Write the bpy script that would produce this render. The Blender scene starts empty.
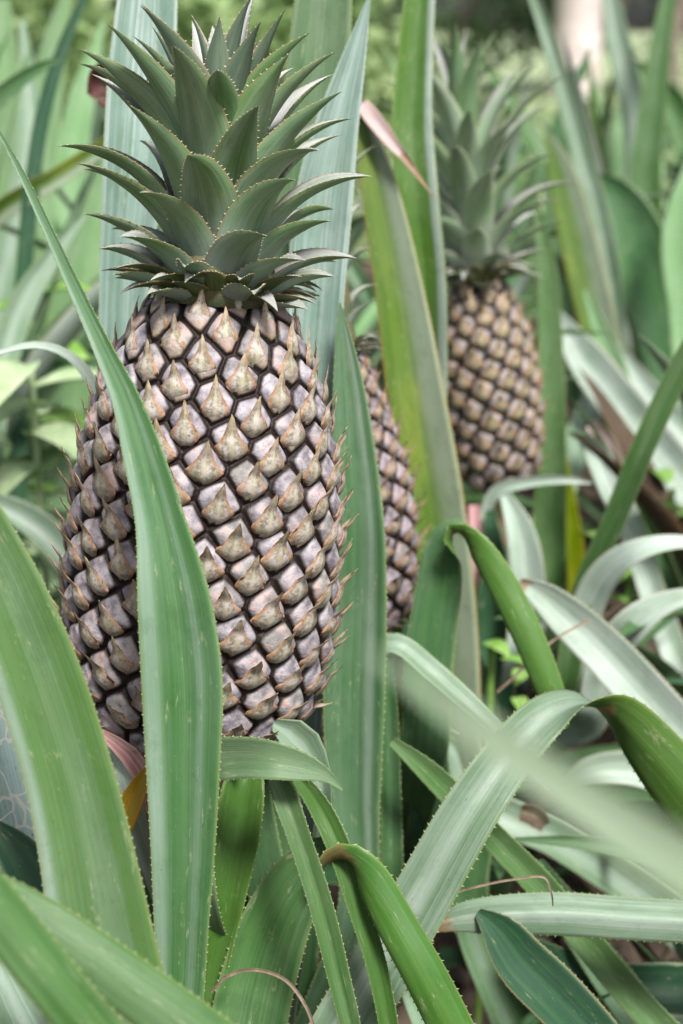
import bpy, math, random
import numpy as np
from mathutils import Vector

random.seed(7)
rng = np.random.default_rng(11)
R = math.radians
sc = bpy.context.scene
COL = sc.collection

# ------------------------------------------------------------------ camera
FPX = 1422.0
H = 0.78
PITCH = R(19.0)
cam_d = bpy.data.cameras.new('camera'); cam = bpy.data.objects.new('camera', cam_d); COL.objects.link(cam)
cam.location = (0, 0, H); cam.rotation_euler = (math.pi/2 - PITCH, 0, 0)
cam_d.sensor_fit = 'VERTICAL'; cam_d.sensor_height = 36.0; cam_d.sensor_width = 24.0
cam_d.lens = 36.0*FPX/1024.0
cam_d.clip_start = 0.02; cam_d.clip_end = 500
cam_d.dof.use_dof = True; cam_d.dof.focus_distance = 0.615; cam_d.dof.aperture_fstop = 7.6
sc.camera = cam
CAM = np.array([0, 0, H])
FWD = np.array([0, math.cos(PITCH), -math.sin(PITCH)])
UPV = np.array([0, math.sin(PITCH), math.cos(PITCH)])
RGT = np.array([1.0, 0, 0])
def at(px, py, d):
    return CAM + d*(FWD + RGT*((px-341.5)/FPX) - UPV*((py-512)/FPX))
def to_px(p):
    q = np.asarray(p)-CAM; d = q@FWD
    return 341.5+FPX*(q@RGT)/d, 512-FPX*(q@UPV)/d, d

# ------------------------------------------------------------------ helpers
def nz(v):
    v = np.asarray(v, float); n = np.linalg.norm(v, axis=-1, keepdims=True)
    return v/np.maximum(n, 1e-9)
def tag(o, label=None, cat=None, group=None, kind=None):
    if label: o['label'] = label
    if cat: o['category'] = cat
    if group: o['group'] = group
    if kind: o['kind'] = kind
    return o
def empty(name, loc, label=None, cat=None, group=None):
    o = bpy.data.objects.new(name, None); COL.objects.link(o); o.location = loc
    o.empty_display_size = 0.05
    return tag(o, label, cat, group)
def mesh_obj(name, V, F, mats, parent=None, midx=None, uv=None, smooth=True, label=None):
    """V in world space; stored relative to the top-level parent's location"""
    V = np.asarray(V, float)
    if parent is not None:
        r = parent
        while r.parent: r = r.parent
        V = V - np.array(r.location)
        off = np.zeros(3)
    me = bpy.data.meshes.new(name)
    me.from_pydata(V.tolist(), [], F if isinstance(F, list) else F.tolist())
    for m in (mats if isinstance(mats, (list, tuple)) else [mats]): me.materials.append(m)
    if midx is not None: me.polygons.foreach_set('material_index', np.asarray(midx, np.int32))
    if smooth: me.polygons.foreach_set('use_smooth', np.ones(len(me.polygons), bool))
    if uv is not None:
        l = me.uv_layers.new(name='UVMap')
        li = np.empty(len(me.loops), np.int32); me.loops.foreach_get('vertex_index', li)
        l.data.foreach_set('uv', np.asarray(uv, float)[li].ravel())
    me.update()
    o = bpy.data.objects.new(name, me); COL.objects.link(o)
    if parent is not None: o.parent = parent
    if label: o['label'] = label
    return o

def resample(C, n):
    """centripetal-ish Catmull-Rom through rows of C (first three columns xyz), returned at n points even in arclength"""
    C = np.asarray(C, float)
    d = np.maximum(np.linalg.norm(np.diff(C[:, :3], axis=0), axis=1), 1e-6)**0.5
    t = np.concatenate([[0], np.cumsum(d)])
    # monotone-ish hermite with finite difference tangents
    m = np.zeros_like(C)
    m[1:-1] = ((C[1:-1]-C[:-2])/d[:-1, None]*d[1:, None] + (C[2:]-C[1:-1])/d[1:, None]*d[:-1, None])/(d[:-1]+d[1:])[:, None]
    m[0] = (C[1]-C[0])/d[0]; m[-1] = (C[-1]-C[-2])/d[-1]
    tt = np.linspace(0, t[-1], 500)
    k = np.clip(np.searchsorted(t, tt, 'right')-1, 0, len(d)-1)
    h = d[k][:, None]; s = ((tt-t[k])/d[k])[:, None]
    D = (2*s**3-3*s**2+1)*C[k] + (s**3-2*s**2+s)*h*m[k] + (-2*s**3+3*s**2)*C[k+1] + (s**3-s**2)*h*m[k+1]
    L = np.concatenate([[0], np.cumsum(np.linalg.norm(np.diff(D[:, :3], axis=0), axis=1))])
    ss = np.linspace(0, L[-1], n)
    return np.stack([np.interp(ss, L, D[:, i]) for i in range(C.shape[1])], 1), ss

def sweep(P, S, N, W, cup=0.2, thick=0.0012, nu=9, pitch=0, sh=0.0012, arcl=None, vfold=0.0, ripple=0.0, crease=0.0):
    """ribbon leaf: P centres, S side unit vectors, N top-side normals, W full widths. -> V, F, midx, uv
    material 0 top side, 1 underside, 2 spines"""
    n = len(P)
    if arcl is None: arcl = np.concatenate([[0], np.cumsum(np.linalg.norm(np.diff(P, axis=0), axis=1))])
    u = np.linspace(-1, 1, nu)
    cup = np.broadcast_to(cup, (n,))
    prof = u**2*(1-vfold) + np.abs(u)*vfold
    shrink = 1 - 0.35*np.minimum(cup, .6)[:, None]*np.abs(u)[None]*0.6
    top = P[:, None] + S[:, None]*(W[:, None]*0.5*u*shrink)[..., None] + N[:, None]*(W[:, None]*cup[:, None]*prof)[..., None]
    if ripple:
        ph = rng.uniform(0, 6, 3)
        rp = ripple*(np.sin(arcl*55+ph[0])*.5+np.sin(arcl*97+ph[1])*.35+np.sin(arcl*23+ph[2]))
        rp2 = ripple*(np.sin(arcl*61+ph[2])*.5+np.sin(arcl*31+ph[0]))
        top = top + N[:, None]*((rp[:, None]*np.maximum(u, 0)**2 + rp2[:, None]*np.maximum(-u, 0)**2)*np.minimum(W[:, None]/.03, 1))[..., None]
    th = thick*(1-0.8*u**4)[None, :]*np.minimum(1, W/0.012)[:, None]
    bot = top - N[:, None]*th[..., None]
    V = np.concatenate([top.reshape(-1, 3), bot.reshape(-1, 3)])
    uu = np.tile((u+1)/2, n); vv = np.repeat(arcl, nu)
    uv = np.stack([uu, vv], 1); uv = np.concatenate([uv, uv])
    i, j = np.meshgrid(np.arange(n-1), np.arange(nu-1), indexing='ij')
    a = (i*nu+j).ravel(); b = a+1; c = a+nu+1; d = a+nu
    o = n*nu
    F = [np.stack([a, b, c, d], 1), np.stack([d+o, c+o, b+o, a+o], 1)]
    M = [np.zeros(len(a)), np.ones(len(a))]
    e = np.arange(n-1)*nu
    F.append(np.stack([e, e+nu, e+nu+o, e+o], 1)); M.append(np.ones(n-1))
    e = e+nu-1
    F.append(np.stack([e+nu, e, e+o, e+nu+o], 1)); M.append(np.ones(n-1))
    F = np.concatenate(F).tolist(); M = np.concatenate(M).tolist()
    if pitch:
        SV, SU = [], []
        L = arcl[-1]; base = len(V)
        for side in (0, nu-1):
            s = rng.uniform(0, pitch)
            E = top[:, side]; sg = -1 if side == 0 else 1
            while s < L*0.985:
                p = np.array([np.interp(s, arcl, E[:, q]) for q in range(3)])
                p2 = np.array([np.interp(min(s+pitch*.28, L), arcl, E[:, q]) for q in range(3)])
                k = min(int(np.searchsorted(arcl, s)), n-1)
                T = nz(p2-p); S_ = S[k]*sg; N_ = N[k]
                hh = sh*rng.uniform(.7, 1.25)*min(1, .35+W[k]/.02)
                q0 = p - S_*0.0002; q1 = p2 - S_*0.0002
                tip = p + (p2-p)*1.1 + S_*hh + N_*hh*rng.uniform(-.1, .3)
                m = (q0+q1)/2
                b0 = len(V)+len(SV)
                SV += [q0, q1, tip, m - N_*0.0003 , m + N_*0.0002]
                SU += [((sg+1)/2, s)]*5
                F += [[b0, b0+4, b0+2], [b0+4, b0+1, b0+2], [b0+1, b0+3, b0+2], [b0+3, b0, b0+2]]
                M += [2]*4
                s += pitch*rng.uniform(.75, 1.3)
        if SV:
            V = np.concatenate([V, np.array(SV)]); uv = np.concatenate([uv, np.array(SU)])
    return V, F, M, uv

# ------------------------------------------------------------------ materials
def new_mat(name):
    m = bpy.data.materials.new(name); m.use_nodes = True
    nt = m.node_tree; nt.nodes.clear()
    return m, nt
class NB:
    def __init__(s, nt): s.nt = nt
    def n(s, t, **k):
        nd = s.nt.nodes.new(t)
        for a, b in k.items():
            if a.startswith('i_'):
                nd.inputs[a[2:].replace('_', ' ')].default_value = b
            else: setattr(nd, a, b)
        return nd
    def l(s, a, b): s.nt.links.new(a, b)
    def math(s, op, a, b=None, c=None, clamp=False):
        nd = s.nt.nodes.new('ShaderNodeMath'); nd.operation = op; nd.use_clamp = clamp
        for i, x in enumerate((a, b, c)):
            if x is None: continue
            if isinstance(x, (int, float)): nd.inputs[i].default_value = x
            else: s.l(x, nd.inputs[i])
        return nd.outputs[0]
    def mix(s, f, a, b):
        nd = s.nt.nodes.new('ShaderNodeMix'); nd.data_type = 'RGBA'
        for sock, x in ((nd.inputs[0], f), (nd.inputs[6], a), (nd.inputs[7], b)):
            if isinstance(x, (int, float)): sock.default_value = x
            elif isinstance(x, tuple): sock.default_value = (*x, 1)
            else: s.l(x, sock)
        return nd.outputs[2]
    def ramp(s, f, lo, hi):
        nd = s.nt.nodes.new('ShaderNodeMapRange'); nd.interpolation_type = 'SMOOTHSTEP'
        nd.inputs[1].default_value = lo; nd.inputs[2].default_value = hi
        s.l(f, nd.inputs[0]); return nd.outputs[0]
    def noise(s, vec, scale=1.0, detail=2.0, rough=.5):
        nd = s.nt.nodes.new('ShaderNodeTexNoise'); nd.inputs['Scale'].default_value = scale
        nd.inputs['Detail'].default_value = detail; nd.inputs['Roughness'].default_value = rough
        s.l(vec, nd.inputs['Vector']); return nd.outputs[0]
    def comb(s, x, y, z=0.0):
        nd = s.nt.nodes.new('ShaderNodeCombineXYZ')
        for i, v in enumerate((x, y, z)):
            if isinstance(v, (int, float)): nd.inputs[i].default_value = v
            else: s.l(v, nd.inputs[i])
        return nd.outputs[0]

def leaf_mat(name, c1, c2, bloom=(.34, .41, .30), bl=0.5, margin=(.30, .32, .15), mg=.3, dry=0.0, drycol=(.30, .20, .10),
             rough=.36, trans=.13, tcol=None, net=False, stripe=.05, yellow=0.0, dkf=.10, ls=1.0, bands=(), basecol=None, baselen=.030):
    k = .68 if any(w in name for w in ('green', 'vivid', 'mid', 'dark', 'front', 'near', 'tall', 'olive', 'yellow')) else (.85 if 'crown' in name or 'pale' in name or 'foreground' in name else (.80 if 'silver' in name or 'bluish' in name else .92))
    if k == .68: bl *= .75; k = .72
    c1, c2, bloom = [tuple(x*k for x in c) for c in (c1, c2, bloom)]
    m, nt = new_mat(name); b = NB(nt)
    uvn = b.n('ShaderNodeUVMap'); uvn.uv_map = 'UVMap'
    sep = b.n('ShaderNodeSeparateXYZ'); b.l(uvn.outputs[0], sep.inputs[0])
    u, v = sep.outputs[0], sep.outputs[1]
    oi = b.n('ShaderNodeObjectInfo'); rnd = oi.outputs['Random']
    seed = b.math('MULTIPLY', rnd, 37.0)
    fine = b.noise(b.comb(b.math('MULTIPLY', u, 46*ls), b.math('MULTIPLY', v, 5), seed), 1, 3, .6)
    broad = b.noise(b.comb(b.math('MULTIPLY', u, 7), b.math('MULTIPLY', v, 4), seed), 1, 2, .5)
    patch = b.noise(b.comb(b.math('MULTIPLY', u, 1.6), b.math('MULTIPLY', v, 16), seed), 1, 4, .6)
    cross = b.noise(b.comb(b.math('MULTIPLY', u, 60), b.math('MULTIPLY', v, 700), seed), 1, 2, .6)
    col = b.mix(b.ramp(broad, .3, .7), c1, c2)
    if yellow:
        col = b.mix(b.math('MULTIPLY', b.ramp(patch, .5, .75), yellow), col, (.38, .40, .06))
    bf = b.math('MULTIPLY', b.math('ADD', b.math('MULTIPLY', b.ramp(patch, .25, .75), .6), b.math('MULTIPLY', b.ramp(fine, .35, .7), .25)), bl, clamp=True)
    col = b.mix(bf, col, bloom)
    for bc, bw_, bs in bands:      # long waxy bloom bands, with the sky sheen of channelled sides painted in
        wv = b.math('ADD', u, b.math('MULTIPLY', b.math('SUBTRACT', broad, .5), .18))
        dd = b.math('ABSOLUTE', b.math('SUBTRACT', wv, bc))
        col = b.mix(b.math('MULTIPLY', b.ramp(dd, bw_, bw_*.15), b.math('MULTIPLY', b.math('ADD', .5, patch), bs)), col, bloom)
    # pale veins
    st = b.math('MULTIPLY', b.ramp(fine, .52, .68), stripe)
    col = b.mix(st, col, tuple(min(1, x*1.25+.05) for x in bloom))
    dk = b.math('MULTIPLY', b.ramp(b.noise(b.comb(b.math('MULTIPLY', u, 75*ls), b.math('MULTIPLY', v, 3), seed), 1, 1, .5),   .5, .75), dkf)
    col = b.mix(dk, col, tuple(x*.55 for x in c1))
    if basecol:
        col = b.mix(b.math('MULTIPLY', b.ramp(v, baselen, .002), .65), col, basecol)
    # tiny blemishes
    sp = b.ramp(b.noise(b.comb(b.math('MULTIPLY', u, 22), b.math('MULTIPLY', v, 420), seed), 1, 3, .7), .70, .78)
    col = b.mix(b.math('MULTIPLY', sp, .45), col, (.30, .27, .12))
    scuff = b.ramp(b.noise(b.comb(b.math('MULTIPLY', u, 9), b.math('MULTIPLY', v, 60), seed), 1, 5, .75), .59, .68)
    col = b.mix(b.math('MULTIPLY', scuff, .40), col, (.36, .36, .24))
    dust = b.ramp(b.noise(b.comb(b.math('MULTIPLY', u, 2.2), b.math('MULTIPLY', v, 38), b.math('ADD', seed, 9)), 1, 6, .8), .50, .66)
    col = b.mix(b.math('MULTIPLY', dust, .22), col, tuple(x*.5 for x in c1))
    fleck = b.ramp(b.noise(b.comb(b.math('MULTIPLY', u, 30), b.math('MULTIPLY', v, 260), seed), 1, 2, .6), .68, .74)
    col = b.mix(b.math('MULTIPLY', fleck, .45), col, (.05, .035, .02))
    if dry:
        df = b.math('MULTIPLY', b.ramp(b.noise(b.comb(b.math('MULTIPLY', u, 3), b.math('MULTIPLY', v, 25), seed), 1, 4, .7), 1-dry, 1-dry+.15), .9)
        col = b.mix(df, col, drycol)
    ka = b.n('ShaderNodeAttribute'); ka.attribute_name = 'kink'
    kn = b.noise(b.comb(b.math('MULTIPLY', u, 8), b.math('MULTIPLY', v, 160), seed), 1, 5, .7)
    kf = b.ramp(b.math('ADD', b.math('MULTIPLY', ka.outputs['Fac'], .75), kn), .72, .98)
    kf = b.math('MULTIPLY', kf, b.ramp(ka.outputs['Fac'], .02, .3))
    col = b.mix(b.math('MULTIPLY', kf, .8), col, (.22, .15, .085))
    ed = b.math('ABSOLUTE', b.math('SUBTRACT', b.math('MULTIPLY', u, 2), 1))
    mf = b.math('MULTIPLY', b.ramp(ed, .90, .985), mg)
    col = b.mix(mf, col, margin)
    # object brightness variation
    hs = b.n('ShaderNodeHueSaturation'); b.l(col, hs.inputs['Color'])
    hs.inputs['Saturation'].default_value = 1.22
    b.l(b.math('ADD', .86, b.math('MULTIPLY', rnd, .28)), hs.inputs['Value'])
    b.l(b.math('ADD', .486, b.math('MULTIPLY', b.math('FRACT', b.math('MULTIPLY', rnd, 7.3)), .016)), hs.inputs['Hue'])
    col = hs.outputs[0]
    hgt = b.math('ADD', fine, b.math('MULTIPLY', cross, .15))
    if net:
        tc = b.comb(b.math('MULTIPLY', u, 2.2), b.math('MULTIPLY', v, 30), seed)
        wn = b.n('ShaderNodeTexNoise', i_Scale=1.2); b.l(tc, wn.inputs['Vector'])
        vm = b.n('ShaderNodeVectorMath', operation='ADD'); b.l(tc, vm.inputs[0]); b.l(wn.outputs[1], vm.inputs[1])
        vo = b.n('ShaderNodeTexVoronoi', feature='DISTANCE_TO_EDGE'); vo.inputs['Scale'].default_value = 2.3
        b.l(vm.outputs[0], vo.inputs['Vector'])
        col = b.mix(b.ramp(vo.outputs[0], .08, .02), col, (.46, .48, .42))
    pr = b.n('ShaderNodeBsdfPrincipled'); b.l(col, pr.inputs['Base Color'])
    b.l(b.math('ADD', rough-.10, b.math('MULTIPLY', patch, .22)), pr.inputs['Roughness'])
    pr.inputs['Specular IOR Level'].default_value = .24
    bu = b.n('ShaderNodeBump'); bu.inputs['Strength'].default_value = .35; bu.inputs['Distance'].default_value = .0006
    b.l(hgt, bu.inputs['Height']); b.l(bu.outputs[0], pr.inputs['Normal'])
    tr = b.n('ShaderNodeBsdfTranslucent')
    tb = b.n('ShaderNodeHueSaturation'); tb.inputs['Saturation'].default_value = 1.35; tb.inputs['Value'].default_value = 1.5
    b.l(col, tb.inputs['Color']); b.l(tb.outputs[0], tr.inputs['Color'])
    mx = b.n('ShaderNodeMixShader'); mx.inputs[0].default_value = trans
    b.l(pr.outputs[0], mx.inputs[1]); b.l(tr.outputs[0], mx.inputs[2])
    out = b.n('ShaderNodeOutputMaterial'); b.l(mx.outputs[0], out.inputs[0])
    return m

def plain_mat(name, c1, c2, scale=30, rough=.8, bump=.3, detail=4, trans=0, dist=.004):
    m, nt = new_mat(name); b = NB(nt)
    tc = b.n('ShaderNodeTexCoord')
    n1 = b.noise(tc.outputs['Object'], scale, detail, .6)
    n2 = b.noise(tc.outputs['Object'], scale*4.3, 3, .6)
    oi = b.n('ShaderNodeObjectInfo')
    col = b.mix(b.ramp(n1, .35, .65), c1, c2)
    col = b.mix(b.math('MULTIPLY', b.ramp(n2, .5, .7), .4), col, tuple(x*.5 for x in c1))
    pr = b.n('ShaderNodeBsdfPrincipled'); b.l(col, pr.inputs['Base Color']); pr.inputs['Roughness'].default_value = rough
    bu = b.n('ShaderNodeBump'); bu.inputs['Strength'].default_value = bump; bu.inputs['Distance'].default_value = dist
    b.l(n1, bu.inputs['Height']); b.l(bu.outputs[0], pr.inputs['Normal'])
    out = b.n('ShaderNodeOutputMaterial')
    if trans:
        tr = b.n('ShaderNodeBsdfTranslucent'); b.l(col, tr.inputs['Color'])
        mx = b.n('ShaderNodeMixShader'); mx.inputs[0].default_value = trans
        b.l(pr.outputs[0], mx.inputs[1]); b.l(tr.outputs[0], mx.inputs[2]); b.l(mx.outputs[0], out.inputs[0])
    else: b.l(pr.outputs[0], out.inputs[0])
    return m

G1, G2 = (.055, .135, .042), (.090, .185, .068)
M = {}
M['green'] = leaf_mat('leaf_green', G1, G2, bl=.45)
M['green_b'] = leaf_mat('leaf_green_underside', (.10, .19, .095), (.14, .235, .125), bl=.55)
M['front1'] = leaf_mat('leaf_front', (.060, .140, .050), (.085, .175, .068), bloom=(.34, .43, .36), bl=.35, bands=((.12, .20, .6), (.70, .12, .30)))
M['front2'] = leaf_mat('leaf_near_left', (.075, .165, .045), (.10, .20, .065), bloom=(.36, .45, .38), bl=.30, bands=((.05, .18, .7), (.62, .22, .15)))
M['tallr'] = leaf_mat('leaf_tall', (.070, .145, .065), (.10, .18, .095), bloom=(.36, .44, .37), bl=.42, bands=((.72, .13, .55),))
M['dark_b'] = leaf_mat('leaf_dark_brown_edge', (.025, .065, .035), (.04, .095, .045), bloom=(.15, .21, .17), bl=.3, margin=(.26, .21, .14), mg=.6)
M['vivid'] = leaf_mat('leaf_vivid', (.068, .155, .040), (.10, .195, .056), bloom=(.28, .38, .26), bl=.28, stripe=.04)
M['bluish'] = leaf_mat('leaf_bluish', (.13, .21, .155), (.20, .29, .24), bloom=(.46, .53, .52), bl=.6, stripe=.45, dkf=.5, ls=.6, rough=.42, mg=.35, margin=(.5, .55, .48))
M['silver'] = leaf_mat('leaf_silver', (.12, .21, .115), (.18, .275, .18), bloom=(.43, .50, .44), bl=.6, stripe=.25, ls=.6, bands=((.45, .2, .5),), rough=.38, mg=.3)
M['white'] = leaf_mat('leaf_whitish', (.26, .35, .26), (.36, .44, .36), bloom=(.66, .71, .69), bl=.7, stripe=.25, ls=.6, rough=.4, mg=.5, margin=(.38, .26, .2))
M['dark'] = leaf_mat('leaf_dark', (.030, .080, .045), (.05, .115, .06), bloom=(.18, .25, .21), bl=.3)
M['mid'] = leaf_mat('leaf_mid', (.055, .135, .055), (.085, .18, .075), bloom=(.28, .36, .28), bl=.4)
M['pale'] = leaf_mat('leaf_pale', (.15, .28, .13), (.20, .34, .16), bloom=(.46, .55, .44), bl=.5)
M['yellow'] = leaf_mat('leaf_yellowing', (.14, .22, .03), (.22, .28, .04), bloom=(.30, .36, .15), bl=.25, yellow=.9, margin=(.42, .30, .05), mg=.8)
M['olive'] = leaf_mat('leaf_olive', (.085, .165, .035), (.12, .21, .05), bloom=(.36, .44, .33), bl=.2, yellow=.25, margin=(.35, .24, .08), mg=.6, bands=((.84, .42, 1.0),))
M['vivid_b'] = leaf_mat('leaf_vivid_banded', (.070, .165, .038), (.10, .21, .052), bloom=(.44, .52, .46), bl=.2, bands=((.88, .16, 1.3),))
M['gold'] = leaf_mat('leaf_golden', (.30, .24, .05), (.42, .28, .08), bloom=(.40, .36, .18), dry=.4, drycol=(.25, .12, .06), bl=.3, margin=(.3, .12, .05))
M['net'] = leaf_mat('leaf_fissured', (.17, .26, .22), (.25, .34, .30), bloom=(.46, .54, .56), bl=.7, net=True)
M['pink'] = leaf_mat('leaf_pink', (.46, .20, .22), (.62, .46, .42), bloom=(.70, .62, .58), bl=.5, trans=.15, margin=(.3, .08, .08))
M['wither'] = leaf_mat('leaf_withered', (.38, .30, .28), (.48, .40, .38), bloom=(.62, .52, .52), bl=.6, margin=(.30, .20, .10), mg=.9, dry=.4, drycol=(.26, .17, .09))
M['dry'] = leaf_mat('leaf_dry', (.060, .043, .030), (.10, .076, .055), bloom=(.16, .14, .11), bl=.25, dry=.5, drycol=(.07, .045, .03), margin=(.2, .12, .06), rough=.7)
M['fore'] = leaf_mat('leaf_foreground', (.24, .32, .21), (.30, .38, .26), bloom=(.48, .54, .45), bl=.6)
M['spine'] = plain_mat('spine_pale', (.20, .28, .12), (.27, .30, .15), 60, .5, .1)
M['spine_r'] = plain_mat('spine_brown', (.40, .33, .20), (.55, .52, .38), 60, .5, .1)
M['crown_out'] = leaf_mat('crown_outer', (.105, .215, .075), (.16, .29, .115), bloom=(.50, .58, .50), bl=.65, margin=(.30, .20, .10), mg=.45, stripe=.05, rough=.40, basecol=(.31, .34, .36), baselen=.036)
M['crown_in'] = leaf_mat('crown_inner', (.24, .31, .23), (.36, .40, .36), bloom=(.68, .63, .66), bl=.75, margin=(.40, .26, .20), mg=.5, stripe=.25, rough=.45)
M['crown_thin'] = leaf_mat('crown_silvery_green', (.13, .22, .12), (.20, .29, .19), bloom=(.48, .52, .50), bl=.6, margin=(.38, .25, .18), mg=.5)
M['collar'] = leaf_mat('crown_collar', (.075, .13, .045), (.13, .17, .07), bloom=(.34, .34, .26), bl=.4, margin=(.40, .28, .16), mg=.8, dry=.45, drycol=(.20, .13, .075))
M['crown_pale'] = leaf_mat('crown_pale', (.22, .38, .17), (.30, .44, .26), bloom=(.66, .74, .68), bl=.8, margin=(.30, .20, .10), mg=.3, stripe=.05, basecol=(.36, .36, .38))
M['core'] = plain_mat('crown_core', (.06, .09, .04), (.12, .10, .05), 80, .8)
M['stalk'] = plain_mat('stalk_skin', (.40, .22, .18), (.30, .32, .16), 60, .6)
M['soil'] = plain_mat('soil', (.055, .038, .026), (.10, .07, .05), 9, .95, .8, 8, dist=.02)
M['bark'] = plain_mat('bark_pinkish', (.60, .48, .46), (.74, .64, .62), 5, .9, .6)
M['bark_d'] = plain_mat('bark_brown', (.16, .12, .09), (.25, .20, .16), 6, .9, .6)
M['maroon'] = plain_mat('maroon_dry', (.07, .022, .018), (.13, .05, .035), 40, .7, .2)
M['bush_d'] = plain_mat('bush_dark', (.03, .07, .03), (.06, .12, .04), 3, .6, 0, trans=.2)
M['bush_m'] = plain_mat('bush_middle', (.14, .25, .08), (.24, .36, .15), 3, .6, 0, trans=.25)
M['bush_l'] = plain_mat('bush_light', (.22, .34, .12), (.36, .46, .22), 3, .55, 0, trans=.35)
M['grass'] = plain_mat('grass_blades', (.34, .44, .20), (.48, .55, .34), 2, .6, 0, trans=.3)
M['weed'] = plain_mat('weed_leaf', (.20, .40, .07), (.32, .50, .14), 40, .5, .1, trans=.3)
M['weed_pale'] = plain_mat('weed_pale', (.40, .54, .28), (.54, .64, .40), 40, .5, .1, trans=.3)
M['litter'] = plain_mat('litter', (.08, .055, .04), (.16, .12, .085), 30, .9, .2)
M['twig'] = plain_mat('dried_strip', (.13, .09, .06), (.24, .18, .13), 90, .7, .2)

def bract_mat(name='bract_papery', tint=(1, 1, 1)):
    m, nt = new_mat(name); b = NB(nt)
    uvn = b.n('ShaderNodeUVMap'); uvn.uv_map = 'UVMap'
    sep = b.n('ShaderNodeSeparateXYZ'); b.l(uvn.outputs[0], sep.inputs[0]); u, v = sep.outputs[0], sep.outputs[1]
    oi = b.n('ShaderNodeObjectInfo'); tc = b.n('ShaderNodeTexCoord')
    ns = b.noise(tc.outputs['Object'], 420, 4, .65); nb = b.noise(tc.outputs['Object'], 60, 3, .6)
    ed = b.math('ABSOLUTE', b.math('SUBTRACT', b.math('MULTIPLY', u, 2), 1))
    col = b.mix(b.ramp(ns, .35, .65), (.20, .165, .115), (.46, .41, .35))
    col = b.mix(b.math('MULTIPLY', b.ramp(nb, .42, .60), .55), col, (.26, .255, .15))
    n4 = b.noise(tc.outputs['Object'], 200, 4, .7)
    col = b.mix(b.math('MULTIPLY', b.ramp(n4, .48, .58), .6), col, (.60, .56, .55))
    col = b.mix(b.math('MULTIPLY', b.ramp(b.noise(tc.outputs['Object'], 300, 3, .7), .56, .64), .5), col, (.16, .12, .09))
    col = b.mix(b.math('MULTIPLY', b.ramp(b.math('ADD', ed, b.math('MULTIPLY', n4, .7)), .90, 1.2), .65), col, (.36, .17, .075))
    col = b.mix(b.math('MULTIPLY', b.ramp(b.math('ADD', ed, b.math('MULTIPLY', nb, .3)), .48, .15), .55), col, (.56, .51, .36))
    col = b.mix(b.math('MULTIPLY', b.ramp(v, .55, 1.0), .65), col, (.56, .44, .27))
    tn = b.n('ShaderNodeMix', data_type='RGBA', blend_type='MULTIPLY'); tn.inputs[0].default_value = 1; b.l(col, tn.inputs[6]); tn.inputs[7].default_value = (*tint, 1); col = tn.outputs[2]
    pr = b.n('ShaderNodeBsdfPrincipled'); b.l(col, pr.inputs['Base Color']); pr.inputs['Roughness'].default_value = .55; pr.inputs['Specular IOR Level'].default_value = .2
    bu = b.n('ShaderNodeBump'); bu.inputs['Strength'].default_value = .5; bu.inputs['Distance'].default_value = .0006
    st = b.noise(b.comb(b.math('MULTIPLY', u, 14), v), 1, 2, .6)
    b.l(b.math('ADD', st, ns), bu.inputs['Height']); b.l(bu.outputs[0], pr.inputs['Normal'])
    tr = b.n('ShaderNodeBsdfTranslucent'); b.l(col, tr.inputs['Color'])
    mx = b.n('ShaderNodeMixShader'); mx.inputs[0].default_value = .15
    b.l(pr.outputs[0], mx.inputs[1]); b.l(tr.outputs[0], mx.inputs[2])
    out = b.n('ShaderNodeOutputMaterial'); b.l(mx.outputs[0], out.inputs[0]); return m
def skin_mat(name='fruit_skin', tint=(1, 1, 1)):
    m, nt = new_mat(name); b = NB(nt)
    a = b.n('ShaderNodeAttribute'); a.attribute_name = 'eye'
    sp = b.n('ShaderNodeSeparateColor'); b.l(a.outputs['Color'], sp.inputs[0])
    e, g, r = sp.outputs[0], sp.outputs[1], sp.outputs[2]
    tc = b.n('ShaderNodeTexCoord')
    n1 = b.noise(tc.outputs['Object'], 520, 4, .7); n2 = b.noise(tc.outputs['Object'], 130, 4, .6); n3 = b.noise(tc.outputs['Object'], 1400, 2, .6)
    col = b.mix(b.ramp(n2, .35, .62), (.13, .115, .13), (.37, .35, .375))
    col = b.mix(b.math('MULTIPLY', b.ramp(n1, .50, .62), .55), col, (.17, .14, .15))
    col = b.mix(b.math('MULTIPLY', b.ramp(n3, .60, .70), .3), col, (.60, .58, .60))
    col = b.mix(b.math('MULTIPLY', b.ramp(r, .6, .95), .35), col, (.24, .24, .18))
    col = b.mix(b.math('MULTIPLY', b.ramp(b.noise(tc.outputs['Object'], 22, 2, .5), .5, .7), .35), col, (.20, .15, .14))
    low = b.ramp(g, .46, .20)
    col = b.mix(b.math('MULTIPLY', low, .7), col, (.34, .25, .14))
    col = b.mix(b.math('MULTIPLY', b.math('MULTIPLY', b.ramp(n2, .5, .6), r), .55), col, (.45, .27, .22))
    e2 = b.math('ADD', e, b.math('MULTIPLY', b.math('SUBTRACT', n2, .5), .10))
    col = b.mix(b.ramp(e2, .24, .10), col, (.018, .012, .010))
    tn = b.n('ShaderNodeMix', data_type='RGBA', blend_type='MULTIPLY'); tn.inputs[0].default_value = 1; b.l(col, tn.inputs[6]); tn.inputs[7].default_value = (*tint, 1); col = tn.outputs[2]
    pr = b.n('ShaderNodeBsdfPrincipled'); b.l(col, pr.inputs['Base Color']); pr.inputs['Roughness'].default_value = .5; pr.inputs['Specular IOR Level'].default_value = .22
    bu = b.n('ShaderNodeBump'); bu.inputs['Strength'].default_value = .6; bu.inputs['Distance'].default_value = .0008
    b.l(b.math('ADD', n1, n2), bu.inputs['Height']); b.l(bu.outputs[0], pr.inputs['Normal'])
    out = b.n('ShaderNodeOutputMaterial'); b.l(pr.outputs[0], out.inputs[0]); return m
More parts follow.
